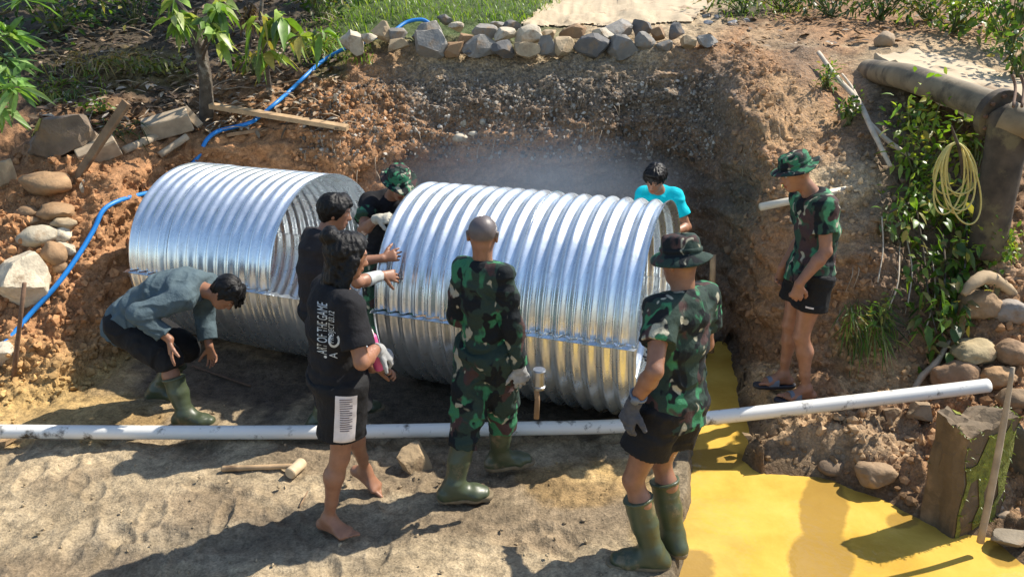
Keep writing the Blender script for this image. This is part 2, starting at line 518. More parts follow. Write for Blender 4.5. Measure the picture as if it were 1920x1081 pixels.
column(715, [Q(715, 4.7, 0), Q(705, 7.3, 0), Q(705, 7.4, .65), (712, 250, 7.6), (712, 165, 8.1), (715, 108, 8.5), (720, 60, 9.0), (730, 22, 10.2), (730, -70, 15), Q(740, 34, 11)], [MUD, BRN, ORG, ORG, BRN, BRN, GRS, GRS, GRS, FOR], [0, 0, 0, .4, .6, .4, 0, 0, 0, 0])
def back(px, rim=97):
    return [Q(px, 4.7, 0), Q(px, 8.05, 0), Q(px, 8.02, .9), (px, 272, 7.84), (px, 175, 8.08), (px, rim, 8.47), (px, 62, 8.95), (px, 33, 9.8), (px, -70, 18), Q(px, 40, 9)]
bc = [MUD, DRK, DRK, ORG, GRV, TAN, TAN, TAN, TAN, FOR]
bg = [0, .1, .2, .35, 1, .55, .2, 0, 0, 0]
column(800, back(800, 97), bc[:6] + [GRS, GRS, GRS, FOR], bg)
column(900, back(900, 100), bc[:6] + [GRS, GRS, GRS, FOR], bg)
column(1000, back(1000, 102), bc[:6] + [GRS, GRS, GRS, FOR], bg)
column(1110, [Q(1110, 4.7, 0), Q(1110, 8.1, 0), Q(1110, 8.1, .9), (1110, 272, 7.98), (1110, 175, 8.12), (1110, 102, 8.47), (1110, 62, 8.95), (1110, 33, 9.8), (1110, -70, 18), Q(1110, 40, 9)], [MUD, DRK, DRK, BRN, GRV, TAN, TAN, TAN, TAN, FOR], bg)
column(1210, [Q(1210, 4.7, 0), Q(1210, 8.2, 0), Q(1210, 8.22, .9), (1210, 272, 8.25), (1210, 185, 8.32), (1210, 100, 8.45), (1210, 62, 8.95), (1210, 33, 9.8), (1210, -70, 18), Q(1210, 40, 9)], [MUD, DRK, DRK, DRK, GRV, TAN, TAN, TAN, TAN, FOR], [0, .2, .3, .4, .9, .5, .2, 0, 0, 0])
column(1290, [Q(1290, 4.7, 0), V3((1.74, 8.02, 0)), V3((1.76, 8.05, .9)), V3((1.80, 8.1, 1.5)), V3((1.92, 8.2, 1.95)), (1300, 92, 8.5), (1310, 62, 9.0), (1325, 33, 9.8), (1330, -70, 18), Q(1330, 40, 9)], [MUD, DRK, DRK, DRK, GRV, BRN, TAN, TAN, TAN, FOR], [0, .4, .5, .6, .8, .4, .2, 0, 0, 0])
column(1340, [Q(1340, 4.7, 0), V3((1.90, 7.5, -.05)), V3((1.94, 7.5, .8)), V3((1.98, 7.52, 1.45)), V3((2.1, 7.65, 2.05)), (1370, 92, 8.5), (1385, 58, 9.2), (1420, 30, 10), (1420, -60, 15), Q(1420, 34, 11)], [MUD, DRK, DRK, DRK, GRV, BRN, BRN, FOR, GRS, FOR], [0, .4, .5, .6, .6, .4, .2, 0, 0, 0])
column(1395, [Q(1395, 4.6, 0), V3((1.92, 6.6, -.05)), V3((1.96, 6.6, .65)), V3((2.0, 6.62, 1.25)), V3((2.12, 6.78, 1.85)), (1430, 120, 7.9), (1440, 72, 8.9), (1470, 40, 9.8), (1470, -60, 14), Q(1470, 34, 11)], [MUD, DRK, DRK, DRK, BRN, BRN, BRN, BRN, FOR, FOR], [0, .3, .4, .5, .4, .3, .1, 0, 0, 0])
column(1440, [Q(1430, 4.5, .07), V3((1.93, 5.75, .08)), V3((1.96, 5.75, .5)), V3((2.0, 5.8, 1.0)), V3((2.05, 5.9, 1.43)), (1500, 240, 6.6), (1500, 85, 8.4), (1530, 50, 9.4), (1530, -60, 14), Q(1530, 34, 11)], [BRN, BRN, BRN, BRN, BRN, BRN, DRK, BRN, FOR, FOR], [.1, .1, .2, .2, .3, .3, .3, 0, 0, 0])
column(1510, [Q(1490, 4.45, .10), Q(1505, 5.3, .175), (1512, 600, 5.5), (1520, 480, 5.72), (1530, 352, 6.0), (1570, 255, 6.6), (1580, 120, 8.0), (1600, 55, 9.2), (1600, -60, 14), Q(1600, 34, 11)], [BRN, BRN, BRN, BRN, TAN, BRN, BRN, BRN, FOR, FOR], [.1, .1, .1, .2, .2, .3, .3, 0, 0, 0])
column(1590, [Q(1570, 4.4, .10), Q(1585, 5.22, .18), (1590, 600, 5.38), (1595, 480, 5.55), (1600, 352, 5.85), (1640, 265, 6.4), (1650, 120, 7.6), (1670, 58, 9.0), (1670, -50, 14), Q(1670, 34, 11)], [BRN, BRN, BRN, BRN, TAN, DRK, TAN, BRN, FOR, FOR], [.2, .1, .1, .2, .2, .2, 0, 0, 0, 0])
column(1670, [Q(1650, 4.3, .09), Q(1655, 5.0, .2), (1660, 620, 5.25), (1665, 500, 5.55), (1670, 380, 5.95), (1710, 262, 6.5), (1720, 135, 7.3), (1740, 62, 8.8), (1740, -50, 14), Q(1740, 34, 11)], [BRN, DRK, DRK, DRK, DRK, DRK, TAN, BRN, FOR, FOR], [.2, .1, .1, .2, .2, .2, 0, 0, 0, 0])
column(1765, [Q(1740, 4.2, .10), (1765, 742, 4.9), (1765, 630, 5.2), (1770, 520, 5.6), (1775, 405, 6.1), (1790, 275, 6.7), (1800, 150, 7.1), (1810, 75, 8.6), (1810, -50, 14), Q(1810, 34, 11)], [BRN, BRN, BRN, DRK, DRK, DRK, TAN, BRN, FOR, FOR], [.2, .1, .1, .1, .1, .1, 0, 0, 0, 0])
column(1860, [Q(1830, 4.1, .10), (1850, 742, 4.75), (1860, 640, 5.05), (1865, 540, 5.35), (1870, 440, 5.7), (1880, 300, 6.5), (1885, 165, 6.9), (1885, 90, 8.4), (1885, -50, 14), Q(1885, 34, 11)], [BRN, BRN, BRN, BRN, BRN, DRK, TAN, BRN, FOR, FOR], [.2, .2, .2, .1, .1, .1, 0, 0, 0, 0])
column(1990, [Q(1940, 4.0, .12), (1980, 742, 4.7), (1985, 640, 5.0), (1990, 540, 5.3), (1990, 400, 5.7), (1995, 300, 6.4), (1995, 175, 6.8), (2000, 95, 8.4), (2000, -50, 14), Q(2000, 34, 11)], [BRN, BRN, BRN, BRN, BRN, BRN, TAN, BRN, FOR, FOR], [.2]*5 + [0]*5)
column(2700, [Q(2650, 4.0, .2), (2700, 742, 4.7), (2700, 640, 5.0), (2700, 540, 5.3), (2700, 400, 5.7), (2700, 300, 6.4), (2700, 175, 6.8), (2700, 95, 8.4), (2700, -50, 14), Q(2700, 34, 11)], [BRN, BRN, BRN, BRN, BRN, BRN, TAN, BRN, FOR, FOR], [.2]*5 + [0]*5)

# water outline on the level WZ, by world points
WZ = -0.10
w_edge = [(-0.05, 0.2), (0.66, 2.55), (0.885, 3.32), (1.02, 3.8), (1.16, 4.3), (1.44, 5.3), (1.74, 6.3)]
w_px = [(1368, 690), (1385, 760), (1400, 800), (1398, 835), (1382, 862), (1425, 889), (1500, 893), (1560, 898), (1600, 918), (1655, 934), (1690, 955), (1740, 985), (1800, 1003), (1855, 1012), (1905, 1050), (1960, 1090)]
w_right = [(1.9, 6.5)] + [tuple(onz(a, b, WZ))[:2] for a, b in w_px] + [(2.6, 2.6), (3.2, 0.2)]
WPOLY = np.array(w_edge + w_right)

def poly_sd(P, poly):
    """signed distance to a polygon, negative inside"""
    d = np.full(len(P), 1e9); inside = np.zeros(len(P), bool)
    n = len(poly)
    for i in range(n):
        a, b = poly[i], poly[(i + 1) % n]
        e = b - a; q = P - a
        t = np.clip((q @ e) / (e @ e + 1e-12), 0, 1)
        d = np.minimum(d, np.linalg.norm(q - t[:, None] * e, axis=1))
        c = ((a[1] > P[:, 1]) != (b[1] > P[:, 1])) & (P[:, 0] < (b[0] - a[0]) * (P[:, 1] - a[1]) / (b[1] - a[1] + 1e-12) + a[0])
        inside ^= c
    return np.where(inside, -d, d)

def sstep(a, b, x):
    t = np.clip((x - a) / (b - a), 0, 1)
    return t * t * (3 - 2 * t)

def smooth1(A, axis, it, keep=0):
    for _ in range(it):
        B = A.copy()
        s = [slice(None)] * A.ndim
        s0, s1, s2 = list(s), list(s), list(s)
        s0[axis] = slice(0, -2); s1[axis] = slice(1, -1); s2[axis] = slice(2, None)
        B[tuple(s1)] = 0.25 * A[tuple(s0)] + 0.5 * A[tuple(s1)] + 0.25 * A[tuple(s2)]
        A = B
    return A

def build_terrain():
    rows_n = [6, 12, 90, 60, 44, 40, 40, 46, 34, 26, 22, 8]
    pxs = [c[0] for c in cols]
    us = []
    for i in range(len(pxs) - 1):
        gap = pxs[i + 1] - pxs[i]
        n = max(3, int(gap / (1.5 if 1290 <= pxs[i] < 1440 else 3.6 if -200 <= pxs[i] < 2000 else 22)))
        us += [i + k / n for k in range(n)]
    us.append(len(pxs) - 1)
    vs = []
    for i, n in enumerate(rows_n):
        vs += [i + k / n for k in range(n)]
    vs.append(12)
    us, vs = np.array(us), np.array(vs)
    net = np.stack([c[1] for c in cols])            # col,row,3
    colr = np.stack([c[2] for c in cols])
    grv = np.stack([c[3] for c in cols])[..., None]
    data = np.concatenate([net, colr, grv], -1)
    ui = np.clip(us.astype(int), 0, len(cols) - 2); uf = (us - ui)[:, None, None]
    D = data[ui] * (1 - uf) + data[ui + 1] * uf
    vi = np.clip(vs.astype(int), 0, 11); vf = (vs - vi)[None, :, None]
    D = D[:, vi] * (1 - vf) + D[:, vi + 1] * vf
    D = smooth1(D, 0, 30)
    D = smooth1(D, 1, 26)
    nu, nv = D.shape[:2]
    P = D[..., :3].reshape(-1, 3).copy()
    col = D[..., 3:6].reshape(-1, 3).copy()
    gr = D[..., 6].reshape(-1).copy()
    # normals of the smooth sheet
    G = P.reshape(nu, nv, 3)
    du = np.gradient(G, axis=0); dv = np.gradient(G, axis=1)
    Nn = np.cross(du, dv).reshape(-1, 3)
    Nn /= np.linalg.norm(Nn, axis=1)[:, None] + 1e-9
    row = np.broadcast_to(vs[None, :], (nu, nv)).reshape(-1)
    steep = sstep(0.15, 0.6, 1 - Nn[:, 2])
    fl = 1 - sstep(3.6, 4.1, row)                  # floor
    big = fbm(P * 1.1, 3)
    med = fbm(P * 4.0 + 5, 4)
    sml = fbm(P * 14 + 9, 4, 0.6)
    rdg = 1 - np.abs(fbm(P * 3.0 + 31, 3))
    wall = (1 - fl) * (1 - sstep(7.9, 9, row) * 0.4)
    amp = fl * (0.022 * big + 0.014 * med + 0.0065 * sml) + wall * np.where(P[:, 0] > 1.7, .72, 1) * (0.06 * big + 0.055 * med + 0.026 * sml + 0.05 * steep * (rdg - 0.6))
    bz0 = P[:, 2] + .08 * fbm(P * 1.3 + 8, 3)
    led = np.abs(((bz0 * 4.2 + .5 * fbm(P * .9 + 2, 2)) % 1.0) - .5) * 2
    amp = amp + 0.055 * steep * (1 - fl) * (led - .5) * (row < 7.6)
    far = sstep(10.5, 12, row)
    mound = fl * sstep(1.5, 1.9, P[:, 0]) * (P[:, 1] > 2)
    amp = amp + mound * (0.05 * med + 0.035 * sml + 0.03 * big)
    amp = amp * (1 - far) * np.where(P[:, 1] < 1.5, 0.5, 1)
    # scattered shallow prints trodden in the floor
    for k in range(150):
        cx, cy = rng.uniform(-3.2, 1.3), rng.uniform(2.4, 4.9)
        a = rng.uniform(0, 6.28); ca, sa = math.cos(a), math.sin(a)
        L, W = rng.uniform(.09, .16), rng.uniform(.04, .07)
        m = np.where((np.abs(P[:, 0] - cx) < .3) & (np.abs(P[:, 1] - cy) < .3) & (fl > .5))[0]
        x, y = P[m, 0] - cx, P[m, 1] - cy
        q = ((x * ca + y * sa) / L) ** 2 + ((-x * sa + y * ca) / W) ** 2
        amp[m] += rng.uniform(.008, .022) * (-np.exp(-q * q) + 0.6 * np.exp(-((q - 1.5) / .5) ** 2))
    P += Nn * amp[:, None]
    # the water bed
    sdw = poly_sd(P[:, :2], WPOLY)
    low = (P[:, 2] < 0.9) & (row < 4.6)
    dep = np.where(low, sstep(0.05, -0.05, sdw + 0.02 * med), 0)
    P[:, 2] = P[:, 2] * (1 - dep) + (-0.42) * dep
    bank = low & (sdw > -0.02) & (sdw < 0.25) & (P[:, 0] > 1.6) & (P[:, 1] < 5.5)
    P[bank, 2] = P[bank, 2] * sstep(-0.05, 0.25, sdw[bank]) + WZ * (1 - sstep(-0.05, 0.25, sdw[bank]))
    # colour patches laid over the ground, some painting in shade under the culverts
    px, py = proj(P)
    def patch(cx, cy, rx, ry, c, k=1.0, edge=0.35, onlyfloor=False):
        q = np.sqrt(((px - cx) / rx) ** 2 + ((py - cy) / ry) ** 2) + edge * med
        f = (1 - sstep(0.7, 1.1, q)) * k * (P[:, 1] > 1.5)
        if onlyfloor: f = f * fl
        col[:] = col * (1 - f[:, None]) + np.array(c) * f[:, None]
    patch(90, 775, 250, 55, YEL, .8)
    patch(1090, 915, 130, 45, YEL, .75, onlyfloor=True)
    patch(1180, 880, 60, 25, YEL, .6, onlyfloor=True)
    patch(1230, 985, 50, 70, (.34, .25, .12), .7, onlyfloor=True)
    patch(930, 735, 500, 78, (.075, .06, .045), .92, onlyfloor=True)  # right culvert's shade painted into the wet mud below it
    patch(480, 705, 240, 60, (.12, .09, .065), .85, onlyfloor=True)  # left culvert's shade painted into the ground below it
    patch(480, 1010, 330, 60, (.27, .22, .15), .6, onlyfloor=True)
    patch(250, 130, 120, 40, (.20, .15, .06), .7)
    patch(620, 120, 45, 40, GRS, .6)
    patch(840, 22, 210, 26, GRS, .9)
    patch(1460, 70, 90, 30, TAN, .5)
    patch(1560, 60, 140, 20, BRN, .6)
    patch(930, 262, 120, 20, (.42, .23, .10), .8)
    patch(1750, 110, 170, 45, (.40, .30, .18), .7)
    patch(1580, 345, 75, 40, (.50, .37, .22), .9)
    patch(1560, 470, 60, 40, (.48, .31, .16), .8)
    patch(1640, 715, 80, 45, (.52, .33, .16), .8)
    patch(1440, 725, 85, 45, (.56, .38, .20), .85)
    patch(1600, 650, 60, 50, (.46, .28, .13), .7)
    patch(1480, 210, 90, 70, (.44, .28, .14), .6)
    patch(1890, 480, 70, 60, (.46, .30, .18), .7)
    patch(1560, 820, 170, 75, (.44, .31, .18), .75)
    # damp, darker mud in broad patches of its own
    dm = sstep(.05, .75, fbm(P * np.array([1.1, 1.7, 1]) + 3.7, 4) + .15) * fl * (P[:, 0] < 1.6)
    col[:] = col * (1 - .42 * dm[:, None] * np.array([.95, 1.0, 1.0]))
    wet = (low & (sdw > -0.05) & (sdw < 0.22)).astype(float) * (1 - sstep(0.03, 0.2, sdw + .07 * med))
    col[:] = col * (1 - 0.55 * wet[:, None])
    bz = P[:, 2] + .10 * fbm(P * 1.4 + 8, 3)
    cut = steep * (1 - fl) * (1 - sstep(7.2, 7.8, row)) * (P[:, 1] > 5)
    red = sstep(.45, .6, np.sin(bz * 9.0 + 1.3 * fbm(P * .8, 2)) * .5 + .5) * cut
    col[:] = col * (1 - .35 * red[:, None]) + np.array((.34, .19, .10)) * (.35 * red[:, None])
    idx = np.arange(nu * nv).reshape(nu, nv)
    F = np.stack([idx[:-1, :-1], idx[1:, :-1], idx[1:, 1:], idx[:-1, 1:]], -1).reshape(-1, 4)
    return P, F, col, gr, fl, row, steep, Nn

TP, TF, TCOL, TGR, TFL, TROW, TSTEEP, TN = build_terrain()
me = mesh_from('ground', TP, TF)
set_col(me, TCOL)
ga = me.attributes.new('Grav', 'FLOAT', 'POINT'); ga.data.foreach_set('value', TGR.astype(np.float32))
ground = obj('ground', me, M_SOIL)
tag(ground, kind='structure')
BVH = BVHTree.FromPolygons([Vector(v) for v in TP.tolist()], TF.tolist())

def hit(px, py):
    o = Vector((0, 0, HC)); d = ray(px, py).normalized()
    h = BVH.ray_cast(o, d, 80)
    return h[0] if h[0] is not None else at(px, py, 9)
def gz(x, y, top=8.0):
    h = BVH.ray_cast(Vector((x, y, top)), Vector((0, 0, -1)), 30)
    return h[0].z if h[0] is not None else 0.0

# concrete road strips lying on the ground, cut from the same sheet and raised
def drape(name, poly, m, lift=0.02):
    cen = TP[TF].mean(1)
    px, py = proj(cen)
    sd_ = poly_sd(np.stack([px, py], 1), np.array(poly, float))
    keep = (sd_ + 7 * fbm(cen * 1.5, 3) < 0) & (cen[:, 1] > 5)
    f = TF[keep]
    u, inv = np.unique(f, return_inverse=True)
    V = TP[u].copy(); V[:, 2] += lift
    me = mesh_from(name, V, inv.reshape(f.shape))
    o = obj(name, me, m)
    return tag(o, kind='structure')
drape('road', [(985, 46), (1300, 48), (1335, 10), (1345, -85), (1000, -85), (1035, 5)], M_CONC)
cor = [at(1640, 100, 7.75), at(1700, 128, 6.95), at(1795, 170, 6.30), at(1930, 226, 5.98), at(1975, 205, 6.3), at(1960, 162, 6.85), at(1880, 136, 7.35), at(1730, 97, 8.0)]
cor = spline([list(c_) for c_ in cor + cor[:1]], 8)[:-1]
cen_ = cor.mean(0); Vp, Fp = [], []
nr_ = 10
for i_, t_ in enumerate(np.linspace(1, 0.0, nr_)):
    ring_ = cen_ + (cor - cen_) * t_
    ring_ = ring_ + np.array([0, 0, 1.0]) * (.012 * fbm(ring_ * 3, 3) + .006 * fbm(ring_ * 12, 2))[:, None]
    if i_ == 0: ring_ = ring_ + rng.normal(0, .012, ring_.shape)
    Vp.append(ring_)
Vp = [Vp[0] - np.array([0, 0, .16]), Vp[0] - np.array([0, 0, .015])] + [Vp[0] * .985 + cen_ * .015] + Vp[1:]
m_ = len(cor)
for i_ in range(len(Vp) - 1):
    for j_ in range(m_):
        Fp.append((i_ * m_ + j_, i_ * m_ + (j_ + 1) % m_, (i_ + 1) * m_ + (j_ + 1) % m_, (i_ + 1) * m_ + j_))
pm = mesh_from('path', np.concatenate(Vp), Fp); pm.set_sharp_from_angle(angle=math.radians(40))
tag(obj('path', pm, M_CONC), kind='structure')

# muddy water sheet
wp = WPOLY
nx, ny = 110, 190
xs, ys = np.linspace(-0.3, 3.4, nx), np.linspace(0.1, 6.7, ny)
X, Y = np.meshgrid(xs, ys, indexing='ij')
V = np.stack([X, Y, np.full_like(X, WZ)], -1).reshape(-1, 3)
sd_ = poly_sd(V[:, :2], wp)
idx = np.arange(nx * ny).reshape(nx, ny)
F = np.stack([idx[:-1, :-1], idx[1:, :-1], idx[1:, 1:], idx[:-1, 1:]], -1).reshape(-1, 4)
F = F[(sd_[F].min(1) < 0.12)]
u, inv = np.unique(F, return_inverse=True)
wme = mesh_from('water', V[u], inv.reshape(F.shape))
wx_, wy_ = proj(V[u])
silt_shade = np.zeros(len(u))
for (cx, cy, rx, ry, k_) in ((1545, 960, 55, 90, .62), (1540, 1050, 75, 70, .72), (1335, 862, 75, 26, .7), (1890, 1040, 45, 30, .5), (1300, 1060, 60, 40, .42), (1690, 975, 40, 20, .45)):  # the tall column paints in a shadow; the others are silt
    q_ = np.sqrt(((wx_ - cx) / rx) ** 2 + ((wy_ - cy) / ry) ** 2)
    silt_shade = np.maximum(silt_shade, (k_ + .12) * (1 - sstep(.55, 1.15, q_)))
sa_ = wme.attributes.new('Silt', 'FLOAT', 'POINT'); sa_.data.foreach_set('value', silt_shade.astype(np.float32))
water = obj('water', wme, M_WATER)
tag(water, kind='structure')

# ------------------------------------------------------------------ corrugated culverts
PITCHC = 0.1
def plate(name, A, B, s0, s1, zc, R, lower, parent, dr=0.0, flange=0.045, a0=None):
    """half ring between distances s0..s1 along A->B (plan points), with turned-out wavy flanges"""
    A = np.array(A, float); B = np.array(B, float)
    d = (B - A) / np.linalg.norm(B - A)
    n = np.array([-d[1], d[0]])                    # towards the far side
    if n[1] < 0: n = -n
    ns = int((s1 - s0) / PITCHC * 10) + 1
    S = np.linspace(s0, s1, ns)
    th = np.linspace(0, math.pi, 57)
    def surf(off):
        V = []
        for s in S:
            r = R + dr + off + 0.0152 * math.sin(2 * math.pi * s / PITCHC)
            wv_ = 0.012 * math.sin(2 * math.pi * s / PITCHC)
            pr = [(-(r + flange + wv_), 0.0), (-(r + flange * 0.3), 0.0)]
            pr += [(-r * math.cos(t), (-1 if lower else 1) * r * math.sin(t)) for t in th]
            pr += [((r + flange * 0.3), 0.0), ((r + flange + wv_), 0.0)]
            g = -0.006 if lower else 0.001
            for (u, z) in pr:
                wob = 0.006 * math.sin(3.1 * s + 2 * u) + 0.004 * math.sin(9 * s + 4 * z)
                q = A + d * s + n * (u * (1 + wob * 0.6))
                V.append((q[0], q[1], zc + z + g + ((0.011 if lower else 0.0) * math.sin(2 * math.pi * s / PITCHC) if abs(abs(u) - r) > flange * .5 and abs(z) < 1e-6 else 0) + (off if abs(z) < 1e-6 else 0)))
        return np.array(V)
    np_ = len(th) + 4
    Vo, Vi = surf(0.0), surf(-0.004)
    idx = np.arange(ns * np_).reshape(ns, np_)
    fo = np.stack([idx[:-1, :-1], idx[:-1, 1:], idx[1:, 1:], idx[1:, :-1]], -1).reshape(-1, 4)
    if not lower: fo = fo[:, ::-1]
    fi = fo[:, ::-1] + ns * np_
    m_ = ns * np_
    rims = []
    def rim(e):
        e = np.array(e)
        rims.append(np.stack([e[:-1], e[1:], e[1:] + m_, e[:-1] + m_], -1))
    rim(idx[0]); rim(idx[-1]); rim(idx[:, 0]); rim(idx[:, -1])
    F = np.concatenate([fo, fi] + rims)
    me = mesh_from(name, np.concatenate([Vo, Vi]), F)
    me.set_sharp_from_angle(angle=math.radians(50))
    return obj(name, me, M_GALV, parent)

CR = 0.73
def culvert(A, B, zc, up, lo, label):
    L = math.dist(A, B)
    e = empty('corrugated_culvert', ((A[0] + B[0]) / 2, (A[1] + B[1]) / 2, 0), label, 'culvert pipe', 'galvanised culvert sections')
    for (a, b, dr) in up: plate('upper_plate', A, B, a, b, zc + .004, CR - .004, False, e, dr, 0.006)
    for (a, b, dr) in lo: plate('lower_plate', A, B, a, b, zc, CR + .008, True, e, dr, 0.055)
    return e
culvert((-2.79, 6.645), (-1.48, 6.08), 0.752, [(0.0, .36, .006), (.31, 1.43, 0)], [(-.03, .98, 0), (.93, 1.82, .006)],
        'left section of corrugated galvanised culvert with its open mouth showing')
culvert((-.674, 5.695), (1.013, 5.02), 0.752, [(0.0, 1.02, .006), (.96, 1.825, 0)], [(-.02, .9, 0), (.85, 1.835, .006)],
        'longer right section of corrugated galvanised culvert with the bald man before it')

# ------------------------------------------------------------------ people: smooth-blended volumes turned into one surface
def vv(*a): return np.array(a, float)
_at = at
def at(px, py, Y): return np.array(list(_at(px, py, Y)))
def nrm(v):
    v = np.array(list(v), float); return v / (np.linalg.norm(v) + 1e-12)

def E(a, b, ra, rb=None, side=None, k=0.03, cuts=(), sub=False, cap=1.0):
    a, b = np.array(list(a), float), np.array(list(b), float)
    rb = ra if rb is None else rb
    f = lambda r: (r, r) if np.isscalar(r) else r
    return dict(a=a, b=b, ra=f(ra), rb=f(rb), side=side, k=k, cuts=cuts, sub=sub, cap=cap)

def surface_nets(Fd, org, h):
    nx, ny, nz = Fd.shape
    ins = Fd < 0
    cnt = np.zeros((nx - 1, ny - 1, nz - 1), np.int8)
    sl = lambda d, n: slice(d, n - 1 + d)
    for dx in (0, 1):
        for dy in (0, 1):
            for dz in (0, 1):
                cnt += ins[sl(dx, nx), sl(dy, ny), sl(dz, nz)]
    act = np.argwhere((cnt > 0) & (cnt < 8))
    ID = np.full(cnt.shape, -1, np.int32)
    ID[act[:, 0], act[:, 1], act[:, 2]] = np.arange(len(act))
    corners = np.array([(i, j, k) for i in (0, 1) for j in (0, 1) for k in (0, 1)])
    vals = np.stack([Fd[act[:, 0] + c[0], act[:, 1] + c[1], act[:, 2] + c[2]] for c in corners], 1)
    acc = np.zeros((len(act), 3)); n = np.zeros(len(act))
    for i in range(8):
        for j in range(i + 1, 8):
            if np.abs(corners[i] - corners[j]).sum() == 1:
                a, b = vals[:, i], vals[:, j]
                m = (a < 0) != (b < 0)
                t = np.where(m, a / np.where(m, a - b, 1), 0)
                acc += m[:, None] * (corners[i] + t[:, None] * (corners[j] - corners[i])); n += m
    V = org + h * (act + acc / np.maximum(n, 1)[:, None])
    Fs = []
    for ax in range(3):
        s0 = [slice(None)] * 3; s1 = [slice(None)] * 3
        s0[ax] = slice(0, -1); s1[ax] = slice(1, None)
        A, B = ins[tuple(s0)], ins[tuple(s1)]
        e = np.argwhere(A != B)
        o1, o2 = [(1, 2), (2, 0), (0, 1)][ax]
        e = e[(e[:, o1] > 0) & (e[:, o2] > 0) & (e[:, o1] < Fd.shape[o1] - 1) & (e[:, o2] < Fd.shape[o2] - 1)]
        flip = A[e[:, 0], e[:, 1], e[:, 2]]
        def q(d1, d2):
            c = e.copy(); c[:, o1] -= d1; c[:, o2] -= d2
            return ID[c[:, 0], c[:, 1], c[:, 2]]
        f = np.stack([q(1, 1), q(0, 1), q(0, 0), q(1, 0)], 1)
        f[~flip] = f[~flip][:, ::-1]
        Fs.append(f)
    F = np.concatenate(Fs)
    return V, F[(F >= 0).all(1)]

def blob(prims, h=0.0065, noise=None):
    lo = np.min([np.minimum(p['a'], p['b']) - max(*p['ra'], *p['rb']) for p in prims if not p['sub']], 0) - 0.05
    hi = np.max([np.maximum(p['a'], p['b']) + max(*p['ra'], *p['rb']) for p in prims if not p['sub']], 0) + 0.05
    n = np.ceil((hi - lo) / h).astype(int) + 2
    Fd = np.full(n, 0.5, np.float32)
    for p in prims:
        r = max(*p['ra'], *p['rb']) * max(1, p['cap']) + p['k'] + 3 * h + 0.012
        l = np.clip(((np.minimum(p['a'], p['b']) - r - lo) / h).astype(int), 0, n - 1)
        u = np.clip(((np.maximum(p['a'], p['b']) + r - lo) / h).astype(int) + 2, 1, n)
        s = tuple(slice(l[i], u[i]) for i in range(3))
        gx = [lo[i] + h * np.arange(l[i], u[i]) for i in range(3)]
        PX, PY, PZ = np.meshgrid(*gx, indexing='ij')
        P = np.stack([PX, PY, PZ], -1).astype(np.float32)
        a = p['a'].astype(np.float32); ab = (p['b'] - p['a']).astype(np.float32)
        L = float(np.linalg.norm(ab))
        t = (P - a) @ ab / max(L * L, 1e-9)
        hh = np.clip(t, 0, 1)
        if p['side'] is None:
            d = np.linalg.norm(P - a - hh[..., None] * ab, axis=-1) - (p['ra'][0] + (p['rb'][0] - p['ra'][0]) * hh)
        else:
            axd = ab / L if L > 1e-6 else np.array([0, 0, 1], np.float32)
            sd_ = np.array(p['side'], np.float32); sd_ = sd_ - axd * (sd_ @ axd); sd_ /= np.linalg.norm(sd_) + 1e-9
            fr = np.cross(axd, sd_)
            q = P - a - hh[..., None] * ab
            ru = p['ra'][0] + (p['rb'][0] - p['ra'][0]) * hh
            rv = p['ra'][1] + (p['rb'][1] - p['ra'][1]) * hh
            rm = np.minimum(ru, rv); rw = rm * p['cap']
            d = (np.sqrt((q @ sd_ / ru) ** 2 + (q @ fr / rv) ** 2 + (q @ axd / rw) ** 2) - 1) * rm
        for (cp, cn) in p['cuts']:
            d = np.maximum(d, (P - np.array(list(cp), np.float32)) @ np.array(nrm(cn), np.float32))
        cur = Fd[s]
        k = max(p['k'], 1e-4)
        if p['sub']:
            d = -d
            m = np.maximum(k - np.abs(cur - d), 0) / k
            Fd[s] = np.maximum(cur, d) + m * m * k * 0.25
        else:
            m = np.maximum(k - np.abs(cur - d), 0) / k
            Fd[s] = np.minimum(cur, d) - m * m * k * 0.25
    if noise is not None:
        near = np.argwhere(np.abs(Fd) < 0.03)
        P = lo + h * near
        Fd[near[:, 0], near[:, 1], near[:, 2]] += noise(P).astype(np.float32)
    return surface_nets(Fd, lo, h)

def folds(amp, seed=0, fx=9.0):
    def f(P):
        w = fbm(P * 6 + seed, 2)
        a = vnoise(np.stack([P[:, 0] * fx + w, P[:, 1] * fx + w, P[:, 2] * fx * 1.5 + seed], 1))
        r = 1 - 2 * np.abs(vnoise(np.stack([P[:, 0] * fx * .8 + 1.3 * w, P[:, 1] * fx * .8 - w, P[:, 2] * fx * 1.6 + 7 + seed], 1)))
        return -amp * (0.6 * a + 0.6 * r)
    return f

def ik(a, t, pole, l1, l2):
    a, t, pole = vv(*a), vv(*t), vv(*pole)
    d = t - a; L = np.linalg.norm(d)
    if L > (l1 + l2) * 0.998:
        t = a + d / L * (l1 + l2) * 0.998; d = t - a; L = np.linalg.norm(d)
    x = (l1 * l1 - l2 * l2 + L * L) / (2 * L)
    y = math.sqrt(max(l1 * l1 - x * x, 0))
    u = d / L; pv = pole - a; pv = pv - u * (pv @ u)
    return a + u * x + nrm(pv) * y, t

